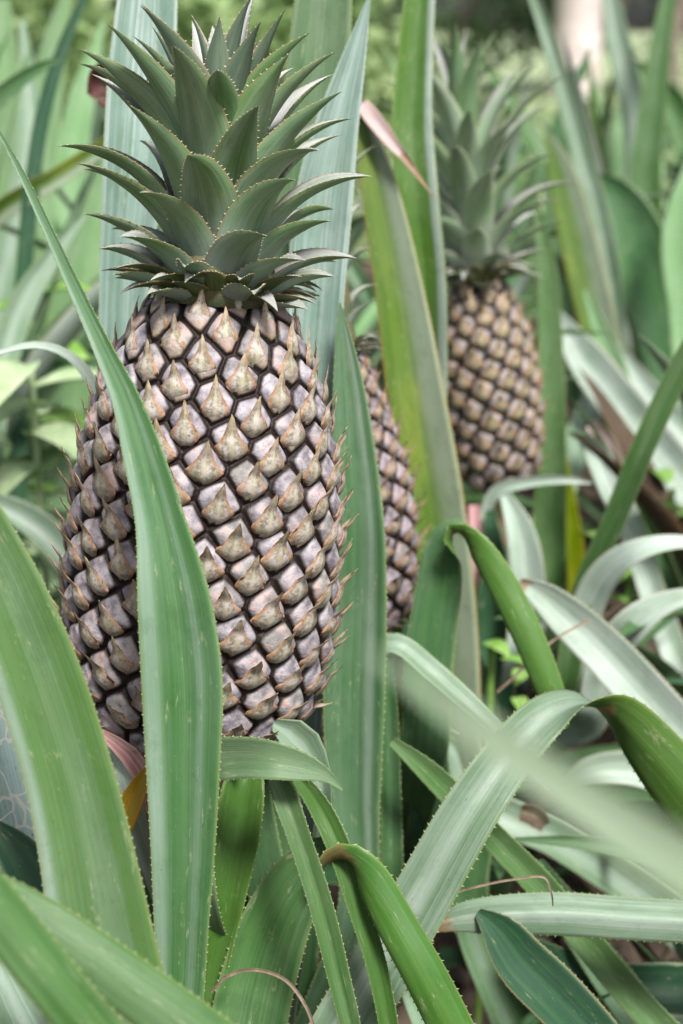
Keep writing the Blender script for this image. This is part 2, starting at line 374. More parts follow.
M['bract'] = bract_mat(); M['skin'] = skin_mat()
M['bract2'] = bract_mat('bract_reddish', (.84, .76, .71)); M['skin2'] = skin_mat('fruit_skin_reddish', (.84, .80, .82))
M['bract3'] = bract_mat('bract_olive', (.92, .86, .70)); M['skin3'] = skin_mat('fruit_skin_olive', (.96, .92, .80))

# ------------------------------------------------------------------ traced leaves
def frames(P, roll):
    T = nz(np.gradient(P, axis=0)); Vw = nz(CAM - P)
    S = nz(np.cross(T, Vw)); N = np.cross(S, T)
    # roll is measured from facing the photographer's viewpoint when the leaf was laid out
    c, s = np.cos(np.radians(roll))[:, None], np.sin(np.radians(roll))[:, None]
    S2 = S*c + N*s; N2 = np.cross(S2, T)
    return T, S2, N2
def leaf(plant, ctrl, top='green', bot='green_b', spine='spine', cup=.18, base=None, n=90, pitch=.0040, sh=.0006, bw=.045,
         name='leaf', label=None, vfold=.2, ripple=.0006, thick=.0013, nobase=False, kinks=()):
    """ctrl rows: px, py, depth, width px, roll; base to tip"""
    rows = []
    for c in ctrl:
        p = at(c[0], c[1], c[2]); rows.append([*p, c[3]*c[2]/FPX, c[4] if len(c) > 4 else 0])
    if not nobase:
        bp = np.array(base if base is not None else plant.location, float)
        p0 = np.array(rows[0][:3]); off = nz((p0-bp)*np.array([1, 1, 0]))*.02
        z0 = rng.uniform(.05, .14)
        b0 = bp + off + [0, 0, z0]
        mid = b0*.45 + p0*.55; mid[:2] = b0[:2]*.55 + p0[:2]*.45
        w0 = rows[0][3]; r0 = rows[0][4]
        rows = [[*b0, max(bw, w0), r0], [*mid, (bw+w0)/2, r0]] + rows
    C, ss = resample(rows, n)
    P, W, roll = C[:, :3], np.maximum(C[:, 3], .0004), C[:, 4]
    T, S, N = frames(P, roll)
    V, F, mi, uv = sweep(P, S, N, W, cup=cup, thick=thick, nu=11, pitch=pitch, sh=sh, vfold=vfold, ripple=ripple)
    o = mesh_obj(name, V, F, [M[top], M[bot], M[spine]], plant, mi, uv, label=label)
    if kinks:
        kv = np.zeros(len(V))
        for kx, ky, kd, kr in kinks:
            kv = np.maximum(kv, np.exp(-(np.linalg.norm(V-at(kx, ky, kd), axis=1)/kr)**2))
        o.data.attributes.new('kink', 'FLOAT', 'POINT').data.foreach_set('value', kv.astype(np.float32))
    return o

# ------------------------------------------------------------------ fruit
def fruit(plant, bottom, top, prof, n_eyes, Mth, Kt, lift=1.0, mk='', phase=0.0, label=None, nobj=100):
    bottom = np.array(bottom); top = np.array(top)
    ax = nz(top-bottom); L = np.linalg.norm(top-bottom)
    fr = nz(CAM-(top+bottom)/2); fr = nz(fr - ax*(fr@ax)); rt = nz(np.cross(ax, fr))   # rt = image right
    ks = np.array([p[0] for p in prof]); rs = np.array([p[1] for p in prof])
    fine = np.linspace(0, 1, 400)
    rf = np.interp(fine, ks, rs)
    k = np.ones(21)/21; pad = np.concatenate([np.full(10, rf[0]), rf, np.full(10, rf[-1])]); rf = np.convolve(pad, k, 'valid')
    rad = lambda t: np.interp(t, fine, rf)
    # eyes with cell area ~ r^0.9 : dens per t ~ r / r^1.0 -> even index spacing with mild bias
    den = rf/(0.55*rf.max()+.45*rf); cum = np.concatenate([[0], np.cumsum((den[1:]+den[:-1])/2)]); cum /= cum[-1]
    idx = (np.arange(n_eyes)+.5)/n_eyes
    te = 1-np.interp(idx, cum, fine)       # from the top downwards
    te = 1-te; te = 1-te
    th = phase + np.arange(n_eyes)*R(137.508)
    th = (th+math.pi) % (2*math.pi) - math.pi
    jt = rng.normal(0, .020, n_eyes)
    te = te + rng.normal(0, .0018, n_eyes); th = th+jt
    # index grows downward so that eight-step spirals fall to the right
    tv = np.linspace(0, 1, Kt); tv = .5-.5*np.cos(tv*math.pi)*1.0
    tv = tv*.35 + np.linspace(0, 1, Kt)*.65
    av = np.linspace(-math.pi, math.pi, Mth, endpoint=False)
    TT, AA = np.meshgrid(tv, av, indexing='ij'); TT = TT.ravel(); AA = AA.ravel()
    RR = rad(TT)
    a_loc = np.sqrt(2*math.pi*np.maximum(RR, .3*rf.max())*L/n_eyes*(0.62+.38*1))
    d1 = np.full(len(TT), 9.); d2 = np.full(len(TT), 9.); near = np.zeros(len(TT), int)
    for s in range(0, len(TT), 4000):
        sl = slice(s, s+4000)
        dth = (AA[sl, None]-th[None]+math.pi) % (2*math.pi)-math.pi
        dx = dth*RR[sl, None]; dy = (TT[sl, None]-te[None])*L
        D = np.sqrt(dx**2+(dy*.97)**2)
        o = np.argpartition(D, 2, axis=1)[:, :2]
        dd = np.take_along_axis(D, o, 1); sw = dd[:, 0] > dd[:, 1]
        i1 = np.where(sw, o[:, 1], o[:, 0]); d1[sl] = dd.min(1); d2[sl] = dd.max(1); near[sl] = i1
    er = rng.uniform(0, 1, n_eyes)
    e = (d2-d1)/a_loc
    e3 = (.72-d1/a_loc)*1.25; e = np.where(e3 > 0, 1, 1)*(-.06*np.log(np.exp(-e/.06)+np.exp(-np.maximum(e3, -.3)/.06))); e = np.maximum(e, 0)
    dyn = (TT-te[near])*L/a_loc
    dxn = ((AA-th[near]+math.pi) % (2*math.pi)-math.pi)*RR/a_loc
    hgt = a_loc*(.26*(1-np.exp(-e/.20)) + .09*np.exp(-((dyn+.05)**2+dxn**2)/.05) + .05*(er[near]-.5)*np.minimum(e*2, 1))
    hgt -= a_loc*.06*np.exp(-((dyn-.22)**2+dxn**2)/.02)
    hgt *= np.clip(np.minimum(TT, 1-TT)/.03, 0, 1)
    drdt = np.gradient(rf, fine)
    sl_ = np.interp(TT, fine, drdt)
    rad_dir = fr[None]*np.cos(AA)[:, None] + rt[None]*np.sin(AA)[:, None]
    nrm = nz(rad_dir*L - ax[None]*sl_[:, None])
    V = bottom + ax*(TT*L)[:, None] + rad_dir*RR[:, None] + nrm*(hgt-a_loc*.16)[:, None]
    i, j = np.meshgrid(np.arange(Kt-1), np.arange(Mth), indexing='ij'); j2 = (j+1) % Mth
    F = np.stack([i*Mth+j, i*Mth+j2, (i+1)*Mth+j2, (i+1)*Mth+j], -1).reshape(-1, 4).tolist()
    F.append(list(range(Mth))[::-1]); F.append([(Kt-1)*Mth+q for q in range(Mth)])
    o = mesh_obj('fruit', V, F, [M['skin'+mk]], plant, label=label)
    ca = o.data.color_attributes.new('eye', 'FLOAT_COLOR', 'POINT')
    colr = np.stack([np.clip(e, 0, 1), np.clip(dyn*.5+.5, 0, 1), er[near], np.ones(len(e))], 1)
    ca.data.foreach_set('color', colr.astype(np.float32).ravel())
    # bracts
    items = []
    for q in range(n_eyes):
        t, a = te[q], th[q]; r = rad(t)
        if t < .004 or t > .996: continue
        A = math.sqrt(2*math.pi*max(r, .3*rf.max())*L/n_eyes)
        rd = fr*math.cos(a)+rt*math.sin(a); tn = -fr*math.sin(a)+rt*math.cos(a)
        sl1 = np.interp(t, fine, drdt); n_ = nz(rd*L-ax*sl1); U = nz(ax*L + rd*sl1)
        c = bottom+ax*t*L+rd*r
        lw = (1-t)                              # lower fruit: bracts stand off, eye more exposed
        up = rng.uniform(.40, .62)+.05*lw+.30*max(0, (t-.86)/.14); lf = lift*(.27+.05*lw+rng.uniform(-.10, .10))
        sag = .55
        s5 = np.linspace(0, 1, 11)
        vy = -sag + (up+sag)*s5
        hh = np.interp(s5, [0, .1, .22, .4, .6, .8, 1], [-.09, .07, .165, .215, .235, .25+lf*.45, .25+lf*.85])*A
        sidew = rng.normal(0, .05)*s5**2
        P = c + U*(vy*A)[:, None] + n_*hh[:, None] + tn*(sidew*A)[:, None]
        # U curvature: follow the body outline
        tt = np.clip(t+vy*A/L, 0, 1); corr = rad(tt)-(r+sl1*(tt-t)); P = P + rd*corr[:, None]*.8
        wl = 1-.25*lw
        Wd = A*np.interp(s5, [0, .1, .25, .42, .6, .8, 1], [.40, .78, .92, .66*wl, .34, .18, .02])*rng.uniform(.82, 1.1)
        T = nz(np.gradient(P, axis=0)); S = np.repeat(tn[None], 11, 0); N = nz(np.cross(S, T))
        if (N[3]@n_) < 0: S = -S; N = -N
        # edges hug the dome; roof-like ridge
        Vb, Fb, Mb, uvb = sweep(P, S, N, Wd, cup=np.interp(s5, [0, .3, .6, 1], [-.19, -.19, -.22, -.15]), thick=.0005, nu=9, vfold=.35)
        Vb = Vb + rng.normal(0, .007, Vb.shape)*A*np.minimum(1, np.abs(uvb[:, :1]*2-1)*1.6)
        uvb[:, 1] = uvb[:, 1]/max(uvb[:, 1].max(), 1e-6)
        items.append((rd@fr + (0.0 if t < .97 else -.3), Vb, Fb, uvb))
    items.sort(key=lambda x: -x[0])
    for it in items[:nobj]:
        mesh_obj('bract', it[1], it[2], [M['bract'+mk]], o, uv=it[3])
    rest = items[nobj:]
    if rest:
        Vs, Fs, Us, k0 = [], [], [], 0
        for it in rest:
            Vs.append(it[1]); Us.append(it[3]); Fs += [[x+k0 for x in f] for f in it[2]]; k0 += len(it[1])
        ob = mesh_obj('bracts', np.concatenate(Vs), Fs, [M['bract'+mk]], o, uv=np.concatenate(Us)); ob['kind'] = 'stuff'
    return o, ax, fr, rt

def crown(plant, base, ax, fr, rt, N=62, lp=(1, 1, 1), inner='crown_in', outer='crown_out', thin='crown_in', height=.075, Lmax=.085, W0=.024, r0=.018, phase=.4, spines=True, label=None, seed=3, nn=22):
    g = np.random.default_rng(seed)
    # core
    K, Q = 10, 14
    V, F = [], []
    for i in range(K):
        t = i/(K-1); r = r0*(1-.75*t)
        for j in range(Q):
            a = j/Q*2*math.pi; V.append(base+ax*(height*t-.004)+(fr*math.cos(a)+rt*math.sin(a))*r)
    for i in range(K-1):
        for j in range(Q): F.append([i*Q+j, i*Q+(j+1) % Q, (i+1)*Q+(j+1) % Q, (i+1)*Q+j])
    F.append([(K-1)*Q+j for j in range(Q)]); F.append(list(range(Q))[::-1])
    co = mesh_obj('crown', np.array(V), F, [M['core']], plant, label=label)
    for k in range(N):
        q = k/(N-1); a = phase+k*R(137.508)+g.normal(0, .05)
        rd = fr*math.cos(a)+rt*math.sin(a)
        hb = height*(q**1.7)-.004
        L = Lmax*np.interp(q, [0, .12, .3, .45, .6, .85, 1], [.30, .44, .66, .86, 1.0, .86, .62])*g.uniform(.86, 1.12)*np.interp(q, [0, .6, 1], lp)
        e0 = np.interp(q, [0, .15, .5, .8, 1], [12, 46, 72, 82, 88])+g.normal(0, 5)
        e1 = np.interp(q, [0, .15, .5, .8, 1], [-6, -6, 8, 30, 66])+g.normal(0, 8)
        s = np.linspace(0, 1, nn); el = np.radians(e0+(e1-e0)*s**1.2)
        st = L/(nn-1); rr = r0*(1-.75*q)*.8 + np.concatenate([[0], np.cumsum(np.cos(el[:-1])*st)])
        hh = hb + np.concatenate([[0], np.cumsum(np.sin(el[:-1])*st)])
        tw = g.normal(0, .09)*s**2*L; tn = -fr*math.sin(a)+rt*math.cos(a)
        P = base + rd*rr[:, None] + ax*hh[:, None] + tn*tw[:, None]
        W = W0*np.interp(q, [0, .2, .6, 1], [.55, .80, 1.0, .62])*g.uniform(.85, 1.12)*np.interp(s, [0, .2, .45, .7, .88, 1], [.92, 1, .86, .52, .20, .01])
        T = nz(np.gradient(P, axis=0)); S = nz(np.cross(rd, ax))[None].repeat(nn, 0); S = nz(S-T*(S*T).sum(1)[:, None]); Nn = np.cross(S, T)
        tq = (g.normal(0, .18)*s**1.2)[:, None]; S, Nn = S*np.cos(tq)+Nn*np.sin(tq), Nn*np.cos(tq)-S*np.sin(tq)
        V, F, mi, uv = sweep(P, S, Nn, W, cup=.17+.12*s, thick=.0012, nu=9, pitch=.0032 if spines else 0, sh=.0011, vfold=.15, ripple=.0004)
        mesh_obj('crown_leaf', V, F, [M[inner], M[outer if q < .80 else thin], M['spine_r']], co, mi, uv)
    for k in range(24):        # the short withering leaves of the collar
        a = k*R(137.508)*1.0+1.1; rd = fr*math.cos(a)+rt*math.sin(a); tn = -fr*math.sin(a)+rt*math.cos(a)
        L = Lmax*g.uniform(.24, .38); s = np.linspace(0, 1, 12); el = np.radians(g.uniform(25, 50)+(g.uniform(-35, 0)-38)*s); st = L/11
        P = base+rd*(r0*.80+np.concatenate([[0], np.cumsum(np.cos(el[:-1])*st)]))[:, None]+ax*(-.004+.0085*(k/24)+np.concatenate([[0], np.cumsum(np.sin(el[:-1])*st)]))[:, None]+tn*(g.normal(0, .12)*s**2*L)[:, None]
        W = W0*.55*np.interp(s, [0, .3, .6, 1], [1, .9, .5, .01])
        T = nz(np.gradient(P, axis=0)); S = nz(np.cross(rd, ax))[None].repeat(12, 0); S = nz(S-T*(S*T).sum(1)[:, None]); Nn = np.cross(S, T)
        V, F, mi, uv = sweep(P, S, Nn, W, cup=.22, thick=.0008, nu=7, pitch=.0028 if spines else 0, sh=.0008, vfold=.3)
        mesh_obj('crown_leaf', V, F, [M[inner], M['collar'], M['spine_r']], co, mi, uv)
    return co

def stalk(plant, a, b, r=.013, mat='stalk'):
    a = np.array(a); b = np.array(b); K, Q = 14, 14
    ax = nz(b-a); x = nz(np.cross(ax, [0, 1, .2])); y = np.cross(ax, x)
    V, F = [], []
    for i in range(K):
        t = i/(K-1); c = a+(b-a)*t
        for j in range(Q):
            an = j/Q*2*math.pi; rr = r*(1.1-.2*t)*(1+.06*math.sin(3*an+i)); V.append(c+(x*math.cos(an)+y*math.sin(an))*rr)
    for i in range(K-1):
        for j in range(Q): F.append([i*Q+j, i*Q+(j+1) % Q, (i+1)*Q+(j+1) % Q, (i+1)*Q+j])
    return mesh_obj('fruit_stalk', np.array(V), F, [M[mat]], plant)

# ------------------------------------------------------------------ the plants in front
main = empty('pineapple_plant', (-.055, .70, 0), 'nearest pineapple plant with the large ripening fruit in sharp focus', 'pineapple plant')
mid = empty('pineapple_plant', (.02, .90, 0), 'pineapple plant half hidden behind the sharp one, its fruit peeking past an upright leaf', 'pineapple plant')
right = empty('pineapple_plant', (.13, 1.24, 0), 'pineapple plant at the right with a small blurred fruit and tall crown', 'pineapple plant')
left = empty('pineapple_plant', (-.06, .42, 0), 'pineapple plant in the near left corner with broad serrated leaves and no fruit', 'pineapple plant')
lowr = empty('pineapple_plant', (.33, .86, 0), 'pineapple plant at the lower right with one long horizontal leaf over dark shade', 'pineapple plant')
farr = empty('pineapple_plant', (.50, 1.35, 0), 'pineapple plant beyond the right edge with whitish leaves slanting into the picture', 'pineapple plant')
near = empty('pineapple_plant', (.20, .24, 0), 'closest pineapple plant, only one pale out of focus leaf tip crossing the lower right', 'pineapple plant')

# --- main fruit
fb, ft = at(193, 750, .690), at(219, 290, .640)
px = .680/FPX
prof = [(0, 50*px), (.03, 78*px), (.08, 102*px), (.18, 124*px), (.32, 132*px), (.48, 131*px), (.64, 124*px), (.78, 108*px), (.88, 90*px), (.95, 71*px), (1, 50*px)]
fo, ax, fr, rt = fruit(main, fb, ft, prof, 266, 480, 360, phase=.32)
axc = nz(ax-rt*.055)
crown(main, ft-ax*.001, axc, fr, rt, N=70, thin='crown_thin', height=.078, Lmax=.083, W0=.029, r0=.030, phase=.9)
stalk(main, np.array([-.055, .70, .05]), fb+ax*.01, .016)

# leaves of the main plant
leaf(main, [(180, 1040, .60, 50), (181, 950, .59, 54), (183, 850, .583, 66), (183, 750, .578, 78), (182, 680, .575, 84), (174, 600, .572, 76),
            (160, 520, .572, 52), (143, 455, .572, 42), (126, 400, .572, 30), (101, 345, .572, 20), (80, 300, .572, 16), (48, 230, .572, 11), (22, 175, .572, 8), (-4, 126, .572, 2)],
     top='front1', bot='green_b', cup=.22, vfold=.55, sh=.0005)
leaf(main, [(120, 470, .80, 52), (122, 340, .79, 48), (126, 260, .785, 54), (134, 170, .78, 64), (141, 80, .78, 68), (149, -20, .78, 58), (155, -120, .78, 36), (160, -220, .79, 3)],
     top='bluish', bot='bluish', cup=.20)
leaf(main, [(300, 500, .76, 60), (308, 400, .76, 62), (315, 300, .76, 60), (324, 200, .76, 60), (336, 130, .76, 46), (352, 65, .76, 27), (370, -6, .76, 2)],
     top='bluish', bot='bluish', cup=.20, pitch=.0045)
leaf(main, [(290, 420, .79, 60), (298, 250, .79, 62), (309, 140, .79, 64), (318, 60, .79, 64), (325, -20, .79, 56), (330, -130, .79, 34), (334, -230, .79, 2)],
     top='green_b', bot='green_b', cup=.15)
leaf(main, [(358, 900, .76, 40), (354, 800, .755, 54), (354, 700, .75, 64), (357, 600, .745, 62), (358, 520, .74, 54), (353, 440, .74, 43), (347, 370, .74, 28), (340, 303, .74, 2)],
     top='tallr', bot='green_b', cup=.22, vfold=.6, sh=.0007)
# curled leaf pointing right, under the fruit
leaf(main, [(196, 900, .64, 44), (190, 800, .63, 46, 0), (205, 764, .62, 46, 0), (235, 758, .61, 44, 0), (270, 760, .60, 40, 0), (300, 766, .60, 31, 0), (325, 775, .60, 15, 0), (343, 790, .60, 2, 0)],
     top='green_b', bot='green_b', cup=.14, n=110)
# folded V leaf
leaf(main, [(208, 1040, .66, 20), (213, 985, .66, 24), (226, 900, .66, 40), (238, 830, .66, 48), (244, 785, .66, 44), (250, 762, .665, 22)],
     top='vivid', bot='green_b', cup=.34, vfold=.9)
leaf(main, [(355, 1060, .60, 22), (336, 965, .60, 25), (318, 895, .605, 26), (300, 840, .61, 25), (284, 795, .615, 26), (272, 768, .62, 14)],
     top='green', bot='green_b', cup=.3, vfold=.8)
leaf(main, [(392, 1080, .635, 22), (380, 980, .635, 22), (358, 905, .64, 24), (340, 850, .645, 26), (320, 808, .65, 24), (300, 780, .65, 16), (286, 765, .65, 5)],
     top='vivid', bot='green_b', cup=.3, vfold=.6)
# rising and folding over
leaf(main, [(244, 1050, .66, 80), (258, 980, .66, 78), (280, 915, .66, 70), (308, 872, .655, 58, 15), (330, 858, .645, 44, 60), (350, 858, .635, 40, 105), (368, 878, .63, 40, 150), (395, 922, .625, 42, 178), (425, 975, .62, 45, 180), (455, 1035, .62, 46, 180), (500, 1130, .62, 40, 180), (540, 1210, .62, 4, 180)],
     top='green', bot='vivid', cup=.16, n=130, sh=.0010, kinks=[(340, 856, .64, .011)])
# the long arching leaf
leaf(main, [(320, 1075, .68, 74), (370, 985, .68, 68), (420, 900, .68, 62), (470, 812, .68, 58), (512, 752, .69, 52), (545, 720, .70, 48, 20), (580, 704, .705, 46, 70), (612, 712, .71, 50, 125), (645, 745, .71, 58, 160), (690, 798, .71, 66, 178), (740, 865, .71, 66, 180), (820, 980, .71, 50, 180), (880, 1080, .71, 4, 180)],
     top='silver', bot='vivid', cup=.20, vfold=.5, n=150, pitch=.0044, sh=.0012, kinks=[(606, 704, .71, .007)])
# pale stub and pink leaf bases under the fruit
leaf(main, [(322, 790, .655, 20), (310, 756, .65, 34), (294, 735, .645, 38), (274, 724, .64, 14)], top='silver', bot='silver', cup=.25, name='leaf', bw=.02, n=50, pitch=0)
leaf(main, [(152, 805, .645, 16), (144, 778, .64, 22), (126, 752, .635, 20), (100, 732, .63, 8)], top='pink', bot='pink', cup=.25, bw=.02, n=50, pitch=0, label='pinkish white leaf base under the fruit')
leaf(main, [(138, 830, .65, 24), (126, 800, .64, 32), (116, 770, .64, 28), (104, 742, .64, 10)], top='white', bot='pink', cup=.25, bw=.02, n=50, pitch=0)
leaf(main, [(112, 850, .64, 24), (124, 818, .63, 27), (137, 790, .63, 22), (150, 766, .63, 6)], top='gold', bot='gold', cup=.2, bw=.02, n=50, pitch=0, label='short golden yellow dying leaf')
leaf(main, [(120, 900, .72, 36), (130, 840, .72, 34), (138, 790, .72, 28), (142, 740, .72, 14)], top='mid', bot='mid', cup=.2, bw=.02, n=50)
leaf(main, [(270, 900, .74, 44), (262, 850, .74, 40), (258, 800, .74, 30), (262, 770, .74, 20), (275, 772, .73, 8)], top='mid', bot='silver', cup=.2)
leaf(main, [(300, 920, .78, 40), (290, 860, .78, 40), (284, 800, .78, 34), (290, 760, .78, 12)], top='mid', bot='silver', cup=.2)
leaf(main, [(40, 560, .86, 26), (40, 430, .85, 16, 0), (75, 372, .84, 12, 60), (60, 352, .83, 9, 100), (30, 346, .82, 8, 120), (4, 354, .80, 3, 130)][0:0] or
     [(120, 560, .80, 20), (108, 450, .79, 16, 0), (95, 392, .78, 14, -20), (72, 360, .77, 14, -40), (38, 347, .76, 12, -50), (-12, 356, .75, 6, -50)],
     top='white', bot='white', cup=.25, pitch=0)

# --- mid fruit
mb, mt = at(354, 630, .90), at(336, 350, .86)
pm = .88/FPX
profm = [(0, 34*pm), (.04, 50*pm), (.12, 62*pm), (.28, 68*pm), (.5, 66*pm), (.7, 54*pm), (.85, 40*pm), (.94, 32*pm), (1, 24*pm)]
fo2, ax2, fr2, rt2 = fruit(mid, mb, mt, profm, 160, 240, 180, phase=1.9, mk='2', lift=1.5, nobj=60)
crown(mid, mt, ax2, fr2, rt2, N=34, lp=(.75, .62, 1.25), height=.125, Lmax=.055, W0=.013, r0=.014, phase=2.2, seed=8, nn=18)
stalk(mid, np.array([.02, .90, .05]), mb+ax2*.01, .012)
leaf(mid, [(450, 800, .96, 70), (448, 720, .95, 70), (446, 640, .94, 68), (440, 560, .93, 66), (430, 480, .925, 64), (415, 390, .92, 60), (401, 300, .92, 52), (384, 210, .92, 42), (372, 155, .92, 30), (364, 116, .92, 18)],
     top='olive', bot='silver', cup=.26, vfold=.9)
wt = leaf(mid, [(360, 104, .917, 15, 40), (372, 118, .91, 18, 15), (388, 138, .905, 15, 10), (405, 158, .90, 9, 0), (420, 180, .90, 5, 40), (437, 202, .90, 1, 80)],
          top='wither', bot='wither', cup=.25, nobase=True, name='leaf', n=40, pitch=.004, label='pinkish withered leaf tip bent over', kinks=[(424, 185, .90, .014), (408, 162, .90, .008)])
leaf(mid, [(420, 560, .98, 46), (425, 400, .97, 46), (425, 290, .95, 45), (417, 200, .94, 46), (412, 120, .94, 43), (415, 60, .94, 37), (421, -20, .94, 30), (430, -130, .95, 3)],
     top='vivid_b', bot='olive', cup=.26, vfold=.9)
leaf(mid, [(425, 740, .84, 50), (430, 650, .83, 50), (440, 580, .82, 46, 0), (445, 545, .81, 40, 30), (456, 530, .80, 34, 80), (475, 545, .79, 30, 140), (502, 584, .785, 31, 175), (530, 640, .78, 32, 180), (553, 697, .78, 28, 180), (560, 712, .785, 22, 180), (566, 728, .79, 6, 180)],
     top='mid', bot='vivid', cup=.12, n=110, pitch=.005, kinks=[(456, 530, .80, .006)])
leaf(mid, [(350, 700, .82, 20), (372, 655, .81, 22, 20), (395, 645, .80, 24, 30), (430, 672, .80, 26, 30), (470, 708, .79, 24, 30), (515, 752, .79, 16, 30), (550, 790, .79, 3, 30)],
     top='silver', bot='pale', cup=.2)
leaf(mid, [(392, 900, .80, 26), (391, 800, .80, 22), (390, 720, .80, 18), (388, 655, .80, 10)], top='mid', bot='mid', cup=.3)
leaf(mid, [(430, 820, .90, 44), (425, 740, .90, 44), (420, 680, .90, 38), (412, 620, .90, 20)], top='dark', bot='mid', cup=.2)

# --- right fruit
rb, rtop = at(500, 488, 1.19), at(478, 280, 1.15)
pr_ = 1.17/FPX
profr = [(0, 24*pr_), (.05, 36*pr_), (.15, 44*pr_), (.35, 49*pr_), (.55, 49*pr_), (.75, 43*pr_), (.9, 34*pr_), (1, 22*pr_)]
fo3, ax3, fr3, rt3 = fruit(right, rb, rtop, profr, 132, 240, 160, phase=.9, mk='3', lift=.9, nobj=80)
crown(right, rtop, ax3, fr3, rt3, N=50, inner='crown_in', outer='crown_pale', thin='pale', height=.125, Lmax=.118, W0=.029, r0=.020, phase=.2, seed=21, nn=18)
stalk(right, np.array([.13, 1.24, .05]), rb+ax3*.01, .012)
leaf(right, [(545, 640, 1.32, 36), (550, 520, 1.31, 34), (551, 430, 1.30, 31), (550, 330, 1.30, 25), (546, 260, 1.30, 19), (536, 203, 1.30, 6)], top='green', bot='silver', cup=.2)
leaf(right, [(500, 600, 1.16, 10), (486, 520, 1.15, 12), (496, 492, 1.14, 14), (530, 482, 1.13, 12), (565, 480, 1.12, 8), (592, 483, 1.12, 2)], top='white', bot='pink', cup=.25, bw=.015, pitch=0)
leaf(right, [(478, 600, 1.16, 16), (476, 540, 1.15, 16), (474, 505, 1.15, 12)], top='pink', bot='pink', cup=.25, bw=.015, pitch=0)
leaf(right, [(520, 680, 1.14, 40), (528, 590, 1.12, 38), (520, 530, 1.11, 30), (505, 495, 1.11, 12)], top='white', bot='green', cup=.25, vfold=.8)
leaf(right, [(560, 700, 1.05, 28), (583, 592, 1.03, 24), (612, 525, 1.01, 24), (640, 455, .99, 25), (672, 385, .98, 24), (710, 310, .97, 18), (750, 240, .97, 3)], top='green', bot='pale', cup=.22, vfold=.7)
leaf(right, [(570, 680, 1.05, 34), (586, 610, 1.03, 34), (606, 573, 1.01, 32, 0), (640, 550, .99, 24, 20), (690, 543, .98, 14, 30), (740, 560, .97, 3, 30)], top='white', bot='silver', cup=.15)
leaf(right, [(590, 720, 1.0, 34), (606, 660, .98, 36), (632, 625, .96, 36, 0), (665, 604, .95, 26, 20), (705, 596, .94, 16, 30), (750, 605, .94, 3, 30)], top='white', bot='silver', cup=.15)
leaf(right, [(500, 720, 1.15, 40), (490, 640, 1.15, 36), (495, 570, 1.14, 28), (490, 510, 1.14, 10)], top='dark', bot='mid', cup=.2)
leaf(right, [(568, 620, 1.35, 26), (572, 560, 1.35, 26), (566, 500, 1.35, 20), (560, 440, 1.35, 8)], top='yellow', bot='gold', cup=.2, label='yellowing leaf gone brown at its tip')
leaf(right, [(540, 150, 1.6, 10), (560, 100, 1.6, 10)][0:0] or [(612, 330, 1.7, 26), (601, 230, 1.68, 24), (580, 150, 1.66, 22), (558, 70, 1.64, 18), (530, -10, 1.62, 10), (500, -60, 1.6, 2)], top='silver', bot='silver', cup=.2)

# --- leaves entering from the right
leaf(farr, [(720, 780, .92, 56), (665, 718, .91, 54), (605, 652, .90, 50), (562, 612, .89, 42), (538, 592, .885, 28), (520, 582, .88, 10)], top='white', bot='green', cup=.24, vfold=.5, label='broad whitish leaf with a brown broken end', kinks=[(520, 581, .88, .008)])
leaf(farr, [(690, 680, 1.20, 30), (655, 600, 1.19, 28), (636, 540, 1.18, 28), (612, 488, 1.17, 28), (596, 450, 1.165, 26, 20), (584, 436, 1.16, 16, 50), (568, 433, 1.155, 3, 60)], top='white', bot='pale', cup=.16)
leaf(farr, [(760, 560, 1.5, 46), (692, 488, 1.5, 45), (630, 415, 1.5, 44), (588, 362, 1.5, 40), (556, 314, 1.5, 12)], top='white', bot='green', cup=.2, vfold=.6)
leaf(farr, [(760, 520, 1.55, 34), (690, 440, 1.55, 33), (650, 395, 1.55, 28), (615, 345, 1.55, 8)], top='white', bot='green', cup=.2)
leaf(farr, [(740, 700, 1.3, 40), (690, 600, 1.3, 40), (640, 520, 1.3, 36), (600, 460, 1.32, 14)], top='mid', bot='silver', cup=.2)

# --- lower right plant
leaf(lowr, [(760, 928, .70, 40), (690, 922, .70, 40), (620, 918, .70, 40), (560, 914, .70, 40), (500, 915, .70, 36), (460, 918, .70, 26), (424, 930, .70, 6)], top='silver', bot='green', cup=-.30, vfold=.95, pitch=.0040, sh=.0010, n=110, kinks=[(428, 930, .70, .014)])
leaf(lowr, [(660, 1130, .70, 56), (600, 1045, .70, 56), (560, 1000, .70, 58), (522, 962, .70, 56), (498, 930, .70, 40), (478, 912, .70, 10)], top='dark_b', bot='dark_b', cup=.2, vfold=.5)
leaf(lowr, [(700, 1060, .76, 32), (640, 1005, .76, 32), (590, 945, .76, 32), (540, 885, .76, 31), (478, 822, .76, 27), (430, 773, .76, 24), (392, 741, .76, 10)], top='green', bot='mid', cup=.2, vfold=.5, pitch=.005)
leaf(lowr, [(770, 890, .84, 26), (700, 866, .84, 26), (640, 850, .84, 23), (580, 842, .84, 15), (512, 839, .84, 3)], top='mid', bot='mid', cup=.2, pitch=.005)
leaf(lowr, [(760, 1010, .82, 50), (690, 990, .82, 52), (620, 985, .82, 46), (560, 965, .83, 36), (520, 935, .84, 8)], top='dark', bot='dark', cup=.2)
leaf(lowr, [(560, 1100, .86, 44), (500, 990, .88, 44), (470, 900, .9, 40), (480, 820, .9, 36), (500, 770, .9, 20), (520, 740, .9, 4)], top='mid', bot='mid', cup=.2)
leaf(lowr, [(690, 1080, .80, 46), (650, 1030, .80, 46), (600, 960, .82, 40), (560, 900, .84, 30), (540, 860, .85, 6)], top='mid', bot='dark', cup=.2)
